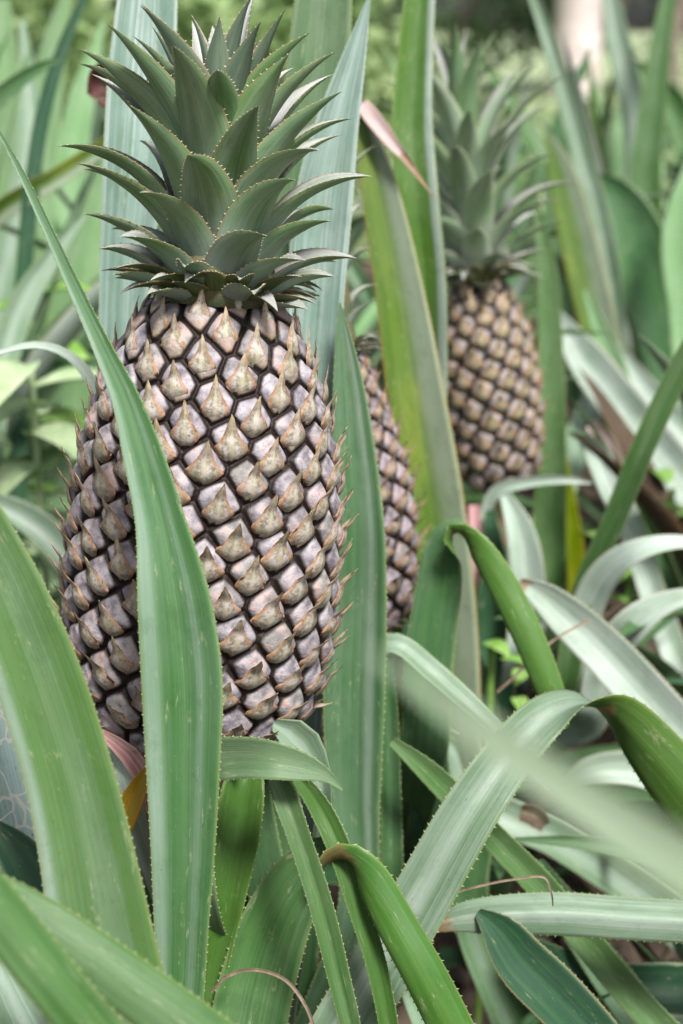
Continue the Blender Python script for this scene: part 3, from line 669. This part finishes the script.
leaf(lowr, [(480, 1090, .72, 60), (440, 1020, .74, 56), (420, 980, .76, 44), (400, 955, .78, 10)], top='silver', bot='mid', cup=.2)
leaf(lowr, [(700, 800, 1.0, 40), (640, 770, 1.0, 36), (590, 772, 1.0, 30), (560, 790, 1.0, 8)], top='white', bot='mid', cup=.2)
leaf(lowr, [(560, 840, .95, 40), (480, 800, .95, 40), (450, 745, .95, 36), (430, 740, .95, 20), (415, 760, .94, 4)], top='silver', bot='mid', cup=.2)

# --- left foreground plant
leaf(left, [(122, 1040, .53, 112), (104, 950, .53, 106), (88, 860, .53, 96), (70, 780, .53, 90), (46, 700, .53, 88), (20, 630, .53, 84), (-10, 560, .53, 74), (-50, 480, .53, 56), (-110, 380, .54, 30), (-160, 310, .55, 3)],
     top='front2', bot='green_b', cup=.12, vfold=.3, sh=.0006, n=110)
leaf(left, [(190, 1150, .445, 56), (105, 1045, .435, 54), (62, 993, .43, 52), (20, 940, .43, 52), (-22, 885, .43, 48), (-80, 800, .435, 30), (-130, 740, .445, 3)], top='green', bot='green', cup=-.15, vfold=.3, sh=.0008)
leaf(left, [(290, 1110, .465, 58), (205, 1040, .465, 56), (130, 985, .465, 54), (70, 942, .465, 50), (10, 902, .465, 42), (-60, 850, .465, 4)], top='green', bot='green', cup=-.15, vfold=.3, sh=.0008)
leaf(left, [(60, 1090, .56, 60), (20, 1010, .56, 56), (-5, 960, .56, 40), (-40, 900, .56, 4)], top='silver', bot='silver', cup=.15)
leaf(left, [(60, 960, .62, 90), (25, 880, .62, 100), (5, 800, .62, 96), (-5, 740, .62, 70), (-10, 690, .62, 10)], top='net', bot='dark', cup=.18, label='bluish leaf with pale net like cracks')
leaf(left, [(70, 960, .60, 44), (40, 890, .60, 52), (15, 850, .60, 40), (-10, 820, .60, 8)], top='dark', bot='mid', cup=.2)
# --- nearest plant, far out of focus
leaf(near, [(860, 985, .205, 72), (780, 932, .20, 66), (683, 868, .195, 60), (600, 812, .19, 52), (520, 758, .185, 42), (450, 708, .18, 28), (400, 672, .175, 14), (370, 650, .175, 2)], top='fore', bot='fore', cup=.1, bw=.03, pitch=0)

# ------------------------------------------------------------------ generic rosettes
def rosette_mesh_leaves(seed, n=26, L=(.5, .8), w=.042, el=(84, 15), droop=(60, -25), nn=20):
    g = np.random.default_rng(seed); out = []
    for k in range(n):
        q = k/(n-1)           # 0 outer, 1 inner
        a = k*R(137.508)+g.normal(0, .12)
        rd = np.array([math.cos(a), math.sin(a), 0]); ax_ = np.array([0, 0, 1.])
        Lk = g.uniform(*L)*np.interp(q, [0, .4, 1], [.75, 1, .8])
        e0 = np.interp(q, [0, 1], [38, el[0]])+g.normal(0, 5); e1 = np.interp(q, [0, 1], [droop[1], droop[0]])+g.normal(0, 14)
        s = np.linspace(0, 1, nn); e = np.radians(e0+(e1-e0)*s**1.4); st = Lk/(nn-1)
        rr = .012+np.concatenate([[0], np.cumsum(np.cos(e[:-1])*st)]); hh = .05+.20*q+np.concatenate([[0], np.cumsum(np.sin(e[:-1])*st)])
        hh = np.maximum(hh, .015)
        tn = np.array([-math.sin(a), math.cos(a), 0]); sw = g.normal(0, .08)*s**2*Lk
        P = rd*rr[:, None]+ax_*hh[:, None]+tn*sw[:, None]
        W = w*g.uniform(.85, 1.15)*np.interp(s, [0, .15, .5, .75, .92, 1], [1, 1, .95, .7, .3, .01])
        T = nz(np.gradient(P, axis=0)); S = nz(np.cross(rd, ax_))[None].repeat(nn, 0)
        tw = g.normal(0, .35)*s; N = np.cross(S, T); S = S*np.cos(tw)[:, None]+N*np.sin(tw)[:, None]; N = np.cross(S, T)
        out.append(sweep(P, S, N, W, cup=.2, thick=.0013, nu=7, vfold=.4, ripple=.001))
    return out
def rosette(name, loc, seed, tops, **kw):
    r = empty(name, (0, 0, 0))
    for k, (V, F, mi, uv) in enumerate(rosette_mesh_leaves(seed, **kw)):
        t, b_ = tops[k % len(tops)]
        mesh_obj('leaf', V, F, [M[t], M[b_], M['spine']], r, mi, uv)
    r.location = loc
    return r
def copy_tree(o):
    c = o.copy(); COL.objects.link(c)
    for ch in list(o.children):
        d = ch.copy(); COL.objects.link(d); d.parent = c
    return c
mixes = [[('green', 'pale'), ('pale', 'silver'), ('pale', 'white'), ('green', 'silver')],
         [('mid', 'green_b'), ('green', 'pale'), ('olive', 'green_b'), ('mid', 'silver'), ('pale', 'silver')],
         [('silver', 'white'), ('pale', 'silver'), ('mid', 'pale')]]
protos = []
#        x, y, scale, rot, label
BG = [
 (-.42, 1.25, 1.00, 0, 'leafy pineapple plant beside the left picture edge behind the sharp fruit'),
 (-.12, 1.75, 1.00, 1, 'leafy pineapple plant straight behind the sharp fruit'),
 (-.75, 1.95, 1.05, 2, 'fruitless pineapple plant second row at the far left'),
 (.42, 1.95, .95, 0, 'fruitless pineapple plant between the right fruit and the picture edge'),
 (.12, 2.35, .85, 2, 'fruitless pineapple plant behind the tall crown of the right fruit'),
 (.80, 2.05, 1.0, 1, 'dark pineapple plant behind the whitish slanting leaves at the right edge'),
]
for y, xs in ((2.7, (-1.1, -.55, -.1, .35, .62, 1.0)), (3.4, (-1.35, -.75, -.2, .3, .6, .95, 1.4)), (4.2, (-1.6, -1.0, -.35, .4, .8, 1.15, 1.6))):
    for i, x in enumerate(xs): BG.append((x+random.uniform(-.08, .08), y+random.uniform(-.12, .12), random.uniform(.78, .95) if x > -.2 else random.uniform(.85, 1.05), random.randrange(3), None))
for i, (x, y, s, v, lab) in enumerate(BG):
    if len(protos) < 3:
        v = len(protos)
        o = rosette('pineapple_plant', (x, y, 0), 40+v, mixes[v]); protos.append(o)
    else: o = copy_tree(protos[v])
    o.location = (x, y, 0); o.scale = (s, s, s); o.rotation_euler.z = random.uniform(0, 6.28)
    tag(o, lab or 'fruitless pineapple plant blurred in the rows far behind the fruits', 'pineapple plant', 'blurred pineapple plants in the field behind')

low = None
for i, (x, y, s, lab) in enumerate([(.12, 1.0, .72, 'low dark rosette in the shade under the middle of the picture'), (.36, 1.12, 1.05, 'low dark rosette in the shade under the whitish arching leaves'),
        (.27, .80, .46, 'small dark rosette under the long horizontal leaf'), (-.22, .92, 1.0, 'low dark rosette in the shade left of the sharp fruit'), (.05, .66, .52, 'small dark rosette under the long arching leaf'), (.55, 1.0, 1.0, 'low dark rosette beyond the lower right picture edge')]):
    if low is None:
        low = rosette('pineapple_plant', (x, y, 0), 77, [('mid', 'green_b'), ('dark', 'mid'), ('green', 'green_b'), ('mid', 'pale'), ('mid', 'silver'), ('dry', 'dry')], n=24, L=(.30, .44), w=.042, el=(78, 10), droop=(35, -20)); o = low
    else: o = copy_tree(low)
    o.location = (x, y, 0); o.scale = (s, s, s); o.rotation_euler.z = random.uniform(0, 6.28)
    tag(o, lab, 'pineapple plant', 'low shaded rosettes between the big plants')

# traced leaves of the blurred field, each on one of the nearer field plants
def bgleaf(plant, ctrl, **k):
    k.setdefault('pitch', 0); k.setdefault('n', 50)
    return leaf(plant, ctrl, **k)
lplant = empty('pineapple_plant', (-.36, 1.05, 0), 'pineapple plant left of the sharp fruit with thin dark leaves crossing', 'pineapple plant')
bgleaf(lplant, [(-20, 620, 1.2, 34), (-5, 400, 1.2, 30), (25, 300, 1.2, 28), (56, 252, 1.2, 18), (85, 215, 1.2, 4)], top='silver', bot='green')
bgleaf(lplant, [(10, 600, 1.3, 20), (22, 300, 1.3, 18), (40, 130, 1.3, 16), (62, 50, 1.3, 13), (92, -20, 1.3, 6)], top='dark', bot='mid')
bgleaf(lplant, [(-60, 300, 1.2, 26), (-30, 130, 1.2, 22), (5, 92, 1.2, 18), (35, 70, 1.2, 12), (60, 58, 1.2, 3)], top='mid', bot='pale')
bgleaf(lplant, [(-80, 300, 1.3, 24), (0, 212, 1.3, 22), (53, 180, 1.3, 20), (102, 148, 1.3, 16), (150, 120, 1.3, 4)], top='olive', bot='olive')
bgleaf(lplant, [(-80, 500, 1.2, 30), (0, 475, 1.2, 28), (40, 462, 1.2, 24), (80, 440, 1.2, 14)], top='green', bot='mid')
bgleaf(lplant, [(-60, 420, 1.25, 26), (0, 382, 1.25, 24), (50, 370, 1.25, 20), (110, 362, 1.25, 6)], top='mid', bot='mid')
bgleaf(lplant, [(70, 560, 1.5, 60), (66, 400, 1.5, 60), (85, 280, 1.5, 56), (105, 200, 1.5, 40), (120, 120, 1.5, 8)], top='pale', bot='pale')
bgleaf(lplant, [(0, 520, 1.7, 50), (14, 300, 1.7, 46), (10, 150, 1.7, 40), (0, 0, 1.7, 20)], top='pale', bot='silver')
bgleaf(lplant, [(110, 640, 1.1, 30), (70, 560, 1.1, 34), (30, 520, 1.1, 30), (-20, 500, 1.1, 20), (-60, 500, 1.1, 4)], top='silver', bot='green')
bgleaf(lplant, [(40, 420, 1.9, 44), (50, 280, 1.9, 44), (40, 150, 1.9, 40), (52, 60, 1.9, 28), (70, -20, 1.9, 6)], top='pale', bot='silver')
bgleaf(lplant, [(100, 420, 1.7, 36), (80, 300, 1.7, 36), (70, 180, 1.7, 34), (84, 90, 1.7, 24), (104, 20, 1.7, 4)], top='pale', bot='pale')
bgleaf(lplant, [(-40, 460, 1.6, 34), (-10, 330, 1.6, 34), (20, 210, 1.6, 30), (30, 110, 1.6, 22), (22, 20, 1.6, 6)], top='silver', bot='silver')
bgleaf(lplant, [(-60, 540, 1.45, 30), (10, 410, 1.45, 30), (60, 330, 1.45, 26), (110, 270, 1.45, 10)], top='pale', bot='green_b')
rplant = empty('pineapple_plant', (.48, 1.75, 0), 'pineapple plant in the right background with one yellow edged upright leaf', 'pineapple plant')
bgleaf(rplant, [(628, 460, 1.6, 34), (612, 380, 1.6, 34), (592, 300, 1.6, 38), (573, 220, 1.6, 36), (560, 168, 1.6, 26), (547, 134, 1.6, 6)], top='olive', bot='yellow', label='upright olive leaf with a yellow brown edge')
bgleaf(rplant, [(690, 480, 1.7, 50), (672, 370, 1.7, 60), (652, 290, 1.7, 66), (632, 225, 1.7, 54), (612, 190, 1.7, 32), (596, 175, 1.7, 6)], top='mid', bot='dark')
bgleaf(rplant, [(650, 330, 2.0, 40), (642, 220, 2.0, 34), (636, 120, 2.0, 28), (618, 40, 2.0, 24), (604, -40, 2.0, 12)], top='silver', bot='silver')
bgleaf(rplant, [(612, 300, 2.1, 12), (602, 180, 2.1, 12), (594, 110, 2.1, 9), (589, 60, 2.1, 2)], top='vivid', bot='vivid')
bgleaf(rplant, [(700, 480, 1.6, 40), (690, 330, 1.6, 40), (680, 230, 1.6, 36), (690, 160, 1.6, 8)], top='pale', bot='pale')
bgleaf(rplant, [(636, 470, 1.55, 30), (618, 380, 1.55, 26), (600, 330, 1.55, 18), (585, 290, 1.55, 4)], top='pale', bot='pale')

bgleaf(rplant, [(720, 460, 1.9, 34), (668, 320, 1.9, 34), (646, 200, 1.9, 32), (655, 90, 1.9, 26), (668, 0, 1.9, 16), (680, -60, 1.9, 3)], top='green', bot='silver')
bgleaf(rplant, [(590, 420, 1.8, 30), (572, 300, 1.8, 30), (556, 200, 1.8, 26), (566, 110, 1.8, 18), (590, 50, 1.8, 4)], top='mid', bot='pale')
bgleaf(rplant, [(700, 300, 2.2, 40), (700, 200, 2.2, 36), (676, 110, 2.2, 30), (640, 70, 2.2, 18), (610, 62, 2.2, 3)], top='green', bot='green_b')
bgleaf(rplant, [(640, 420, 2.1, 36), (628, 300, 2.1, 36), (618, 200, 2.1, 32), (622, 130, 2.1, 24), (640, 76, 2.1, 4)], top='pale', bot='silver')

# ------------------------------------------------------------------ weeds
def weed(loc, n, s, mat, label, seed):
    g = np.random.default_rng(seed); r = empty('weed_plant', loc, label, 'weed')
    loc = np.array(loc)
    V, F = [], []
    for k in range(n):
        a = k*2.4+g.uniform(0, .5); h = s*(.35+.65*(k+1)/n)
        b0 = loc+[0, 0, h*.9]
        st = np.array([loc, loc+[0, 0, h*.5], b0])
        rd = np.array([math.cos(a), math.sin(a), 0]); L = s*g.uniform(.30, .45); q = np.linspace(0, 1, 9)
        P = b0+rd*(q*L)[:, None]+np.array([0, 0, 1])*(L*(.45*q-.6*q**2))[:, None]
        W = L*.55*np.interp(q, [0, .15, .45, .8, 1], [.08, .6, 1, .5, .02])
        T = nz(np.gradient(P, axis=0)); S = nz(np.cross(rd, [0, 0, 1]))[None].repeat(9, 0); N = np.cross(S, T)
        v, f, mi, uv = sweep(P, S, N, W, cup=.12, thick=.0005, nu=7, ripple=.002)
        mesh_obj('leaf', v, f, [M[mat], M[mat]], r, mi, uv)
    a_ = loc; b_ = loc+[0, 0, s*.95]; K = 6
    V = [a_+(b_-a_)*i/5+np.array([math.cos(j*1.2566), math.sin(j*1.2566), 0])*.003 for i in range(6) for j in range(5)]
    F = [[i*5+j, i*5+(j+1) % 5, (i+1)*5+(j+1) % 5, (i+1)*5+j] for i in range(5) for j in range(5)]
    mesh_obj('stem', np.array(V), F, [M[mat]], r)
def gxy(px, py, d): p = at(px, py, d); return p
for (x_, y_, d_, s_, n_, m_, lab, sd) in [
    (38, 470, 1.15, .22, 16, 'weed_pale', 'pale green weed with rounded leaves left of the sharp fruit', 1),
    (15, 400, 1.35, .24, 14, 'weed', 'bright green weed at the left edge above the arching dry leaf', 2),
    (668, 545, 1.35, .14, 12, 'weed', 'small bright green weed at the right edge among whitish leaves', 3),
    (630, 575, 1.25, .10, 8, 'weed', 'tiny bright green weed below the slanting green leaf', 4),
    (490, 690, 1.05, .09, 7, 'weed', 'small green weed between the stalks under the right fruit', 5)]:
    p = at(x_, y_, d_); p[2] = max(p[2]-s_*.6, .0)
    # stems reach the ground
    o_s = s_ + p[2]; base = np.array([p[0], p[1], 0])
    g = np.random.default_rng(sd); r = empty('weed_plant', base, lab, 'weed')
    for k in range(n_):
        a = k*2.4+g.uniform(0, .5); b0 = base+[g.normal(0, .012), g.normal(0, .012), p[2]+s_*(.15+.85*(k+1)/n_)]
        rd = np.array([math.cos(a), math.sin(a), 0]); L = s_*g.uniform(.26, .42); q = np.linspace(0, 1, 9)
        P = b0+rd*(q*L)[:, None]+np.array([0, 0, 1])*(L*(.45*q-.6*q**2))[:, None]
        W = L*.5*np.interp(q, [0, .15, .45, .8, 1], [.08, .6, 1, .5, .02])
        T = nz(np.gradient(P, axis=0)); S = nz(np.cross(rd, [0, 0, 1]))[None].repeat(9, 0); N = np.cross(S, T)
        v, f, mi, uv = sweep(P, S, N, W, cup=.12, thick=.0005, nu=7, ripple=.002)
        mesh_obj('leaf', v, f, [M[m_], M[m_]], r, mi, uv)
    top = base+[0, 0, o_s]
    V = [base+(top-base)*i/5+np.array([math.cos(j*1.2566), math.sin(j*1.2566), 0])*.003 for i in range(6) for j in range(5)]
    F = [[i*5+j, i*5+(j+1) % 5, (i+1)*5+(j+1) % 5, (i+1)*5+j] for i in range(5) for j in range(5)]
    mesh_obj('stem', np.array(V), F, [M[m_]], r)

# ------------------------------------------------------------------ dried strips
def strip(ctrl, label, mat='twig', cat='dried leaf strip'):
    rows = [[*at(c[0], c[1], c[2]), c[3]*(.62 if c[3] < 8 else 1)*c[2]/FPX, c[4] if len(c) > 4 else 0] for c in ctrl]
    C, ss = resample(rows, 50); P, W = C[:, :3], np.maximum(C[:, 3], .0004); T, S, N = frames(P, C[:, 4])
    V, F, mi, uv = sweep(P, S, N, W, cup=.35, thick=.0008, nu=7)
    c0 = P[0].copy(); o = mesh_obj('dried_leaf_strip', V-c0, F, [M[mat], M[mat]], None, mi, uv); o.location = c0
    tag(o, label, cat)
strip([(211, 992, .64, 5), (228, 976, .635, 6), (255, 970, .63, 6), (285, 980, .625, 6), (305, 1005, .62, 6), (318, 1040, .62, 6)], 'thin curled brown strip arching low in front of the broad green leaf')
strip([(436, 902, .69, 3), (455, 893, .685, 4), (480, 886, .68, 4), (510, 880, .68, 4), (545, 878, .68, 4), (551, 892, .68, 3), (553, 906, .69, 2)], 'thin tan strip lying across the long horizontal leaf')
strip([(497, 692, .86, 6), (515, 676, .855, 5), (535, 655, .85, 4), (560, 636, .85, 4), (590, 620, .86, 5)], 'brown twig like strip resting on the broad whitish leaf')
strip([(590, 424, 1.25, 14), (606, 440, 1.25, 16), (618, 470, 1.25, 14), (622, 505, 1.25, 8)], 'curled pinkish brown dead leaf behind the whitish folded leaf', 'wither', 'dead leaf')
strip([(90, 96, .92, 10), (104, 82, .92, 40), (120, 90, .92, 52), (138, 108, .92, 40), (156, 126, .92, 10)], 'dark maroon dead leaf caught left of the sharp crown', 'maroon', 'dead leaf')
strip([(520, 812, .9, 18), (535, 816, .9, 24), (545, 826, .9, 14)], 'crumpled dark dead leaf in the shade under the pale blurred leaf', 'dry', 'dead leaf')

# ------------------------------------------------------------------ ground, grass, litter
def grid(name, x0, x1, y0, y1, nx, ny, z, amp, mat, kind, sc_=3.0):
    X, Y = np.meshgrid(np.linspace(x0, x1, nx), np.linspace(y0, y1, ny)); X = X.ravel(); Y = Y.ravel()
    Z = z+amp*(np.sin(X*sc_+1)*np.cos(Y*sc_*.8)+.5*np.sin(X*sc_*2.3+Y*sc_*1.7)); Z -= amp*1.5
    i, j = np.meshgrid(np.arange(ny-1), np.arange(nx-1), indexing='ij'); a = (i*nx+j).ravel()
    o = mesh_obj(name, np.stack([X, Y, Z], 1), np.stack([a, a+1, a+nx+1, a+nx], 1), [M[mat]]); o['kind'] = kind
    return o
grid('ground', -100, 100, -20, 200, 160, 160, .0, .004, 'soil', 'structure')
def blades(name, N, xr, yr, h, w, mat, label, seed, flat=False, z0=0.0):
    g = np.random.default_rng(seed)
    x = g.uniform(*xr, N); y = yr[0]+(yr[1]-yr[0])*g.uniform(0, 1, N)**1.3; a = g.uniform(0, 6.28, N)
    hh = h*g.uniform(.5, 1.3, N); ww = w*g.uniform(.6, 1.3, N)
    d = np.stack([np.cos(a), np.sin(a), np.zeros(N)], 1); p = np.stack([x, y, np.full(N, z0)], 1)
    le = np.stack([np.cos(a+1.57+g.normal(0, .5, N)), np.sin(a+1.57), np.zeros(N)], 1)*(hh*g.uniform(.1, .7, N))[:, None]
    up = np.array([0, 0, 1.])
    if flat:
        V = np.stack([p-d*ww[:, None]/2, p+d*ww[:, None]/2, p+d*ww[:, None]/3+le*3+up*.02, p-d*ww[:, None]/3+le*3+up*.012], 1)
        V[:, :, 2] += g.uniform(0, .02, (N, 4))
        F = np.arange(N*4).reshape(N, 4)
    else:
        V = np.stack([p-d*ww[:, None]/2, p+d*ww[:, None]/2, p+d*ww[:, None]*.35+le*.4+up*hh[:, None]*.6, p+le+up*hh[:, None]*.95], 1)
        F = np.arange(N*4).reshape(N, 4)
    o = mesh_obj(name, V.reshape(-1, 3), F, [M[mat]], smooth=False)
    tag(o, label, 'grass' if not flat else 'leaf litter', kind='stuff'); return o
grid('lawn', -60, 60, 4.9, 120, 60, 60, .03, .01, 'grass', 'structure')
blades('grass', 70000, (-9, 9), (5.0, 16), .16, .025, 'grass', 'bright lime green grass beyond the pineapple rows', 5)
blades('leaf_litter', 5000, (-1.2, 1.6), (.3, 4.5), .03, .03, 'litter', 'brown dead leaf litter on the dark soil between the plants', 6, flat=True)

# ------------------------------------------------------------------ trees and shrubs
def leafcloud(C, Rr, N, size, g):
    """N small leaf quads in clumps"""
    nc = max(8, N//60); cd = nz(g.normal(0, 1, (nc, 3)))*(g.uniform(.35, 1, nc)**.5)[:, None]*Rr
    cc = C+cd; k = g.integers(0, nc, N); p = cc[k]+g.normal(0, .16, (N, 3))*Rr
    n = nz(g.normal(0, 1, (N, 3))+[0, 0, .6]); t = nz(np.cross(n, g.normal(0, 1, (N, 3)))); b = np.cross(n, t)
    s = size*g.uniform(.6, 1.4, N)[:, None]
    V = np.stack([p-t*s, p+b*s*.45, p+t*s, p-b*s*.45], 1)
    return V.reshape(-1, 3)
def tube(pts, rad, Q=10):
    pts = np.array(pts, float); T = nz(np.gradient(pts, axis=0)); x = nz(np.cross(T, [.1, 1, .05])); y = np.cross(T, x); V, F = [], []
    for i in range(len(pts)):
        for j in range(Q): a = j/Q*6.2832; V.append(pts[i]+(x[i]*math.cos(a)+y[i]*math.sin(a))*rad[i])
    for i in range(len(pts)-1):
        for j in range(Q): F.append([i*Q+j, i*Q+(j+1) % Q, (i+1)*Q+(j+1) % Q, (i+1)*Q+j])
    return V, F
def tree(x, y, r, h, bark, leafm, label, seed, group=None, N=2500):
    g = np.random.default_rng(seed); t = empty('tree', (x, y, 0), label, 'tree', group)
    pts = [np.array([x+g.normal(0, .03)*i, y, h*.6*i/6]) for i in range(7)]
    V, F = tube(pts, [r*(1.25-.09*i) for i in range(7)], 14)
    for k in range(6):
        a = g.uniform(0, 6.28); p0 = pts[4+(k % 3)]; p1 = p0+np.array([math.cos(a)*h*.12, math.sin(a)*h*.12, h*.12]); p2 = p1+np.array([math.cos(a)*h*.12, math.sin(a)*h*.12, h*.16])
        v, f = tube([p0, p1, p2], [r*.45, r*.3, r*.12], 8); F += [[q+len(V) for q in ff] for ff in f]; V += v
    mesh_obj('trunk', np.array(V), F, [M[bark]], t)
    Vc = leafcloud(np.array([x, y, h*.8]), h*np.array([.34, .34, .26]), N, .11, g)
    mesh_obj('crown', Vc, np.arange(len(Vc)).reshape(-1, 4), [M[leafm]], t, smooth=False)
def shrub(x, y, w, h, leafm, label, seed, group=None, N=2600):
    g = np.random.default_rng(seed); t = empty('shrub', (x, y, 0), label, 'shrub', group)
    V, F = [], []
    for k in range(6):
        a = g.uniform(0, 6.28); v, f = tube([[x, y, 0], [x+math.cos(a)*w*.15, y+math.sin(a)*w*.15, h*.35], [x+math.cos(a)*w*.3, y+math.sin(a)*w*.3, h*.75]], [.03, .022, .01], 6)
        F += [[q+len(V) for q in ff] for ff in f]; V += v
    mesh_obj('stem', np.array(V), F, [M['bark_d']], t)
    Vc = leafcloud(np.array([x, y, h*.52]), np.array([w*.45, w*.4, h*.42]), N, .07, g); Vc[:, 2] = np.maximum(Vc[:, 2], .03)
    mesh_obj('foliage', Vc, np.arange(len(Vc)).reshape(-1, 4), [M[leafm]], t, smooth=False)
tree(2.18, 14.0, .20, 5.0, 'bark', 'bush_l', 'tree with the pale pinkish trunk right of the blurred crown', 1)
tree(3.35, 15.0, .09, 5.0, 'bark_d', 'bush_d', 'thin dark trunked tree near the upper right corner', 3)
tree(-3.0, 13.6, .12, 5.0, 'bark_d', 'bush_l', 'thin trunked tree behind the left rows', 4)
for i, (x, y, w, h, m_, lab) in enumerate([
    (-3.0, 6.3, 1.6, 1.1, 'bush_l', 'pale lime shrub at the upper left edge'), (-1.55, 6.0, 1.4, 1.25, 'bush_l', 'yellow green shrub just left of the sharp crown'),
    (-.4, 6.6, 1.5, 1.2, 'bush_l', 'light green shrub behind the sharp crown'), (1.1, 18.0, 3.2, 2.6, 'bush_m', 'mid green shrub behind the blurred crown'),
    (3.0, 18.5, 3.4, 2.4, 'bush_d', 'dark shrub right of the pale trunk'), (5.2, 17.2, 3.4, 2.8, 'bush_d', 'darkest shrub in the upper right corner'),
    (-1.8, 16.5, 4.0, 2.6, 'bush_d', 'dark tall shrub behind the lime shrubs'), (-5.4, 16.0, 4.0, 2.8, 'bush_d', 'dark tall shrub at the far left'),
    (7.8, 18.0, 4.0, 2.8, 'bush_d', 'dark shrub beyond the right picture edge')]):
    shrub(x, y, w, h, m_, lab, 50+i)

# ------------------------------------------------------------------ light
w = bpy.data.worlds.new('World'); sc.world = w; w.use_nodes = True
nt = w.node_tree; bg = nt.nodes['Background']; sky = nt.nodes.new('ShaderNodeTexSky'); sky.sky_type = 'NISHITA'; sky.sun_disc = False
SUN_EL, SUN_AZ = R(57), R(155)      # azimuth clockwise from +Y: behind the camera, to the right
sky.sun_elevation = SUN_EL; sky.sun_rotation = SUN_AZ; sky.air_density = 1.0; sky.dust_density = 4.0; sky.ozone_density = 1.0
hsv = nt.nodes.new('ShaderNodeHueSaturation'); hsv.inputs['Saturation'].default_value = .60   # overcast: a whiter sky
nt.links.new(sky.outputs[0], hsv.inputs['Color']); nt.links.new(hsv.outputs[0], bg.inputs[0]); bg.inputs[1].default_value = .075
sd = bpy.data.lights.new('sun', 'SUN'); so = bpy.data.objects.new('sun', sd); COL.objects.link(so)
sd.energy = 3.2; sd.angle = R(12); sd.color = (1, .98, .955)
dirv = Vector((math.sin(SUN_AZ)*math.cos(SUN_EL), math.cos(SUN_AZ)*math.cos(SUN_EL), math.sin(SUN_EL)))
so.rotation_euler = dirv.to_track_quat('Z', 'Y').to_euler()
sc.view_settings.view_transform = 'Standard'; sc.view_settings.look = 'None'; sc.view_settings.gamma = 1; sc.view_settings.exposure = 1.06
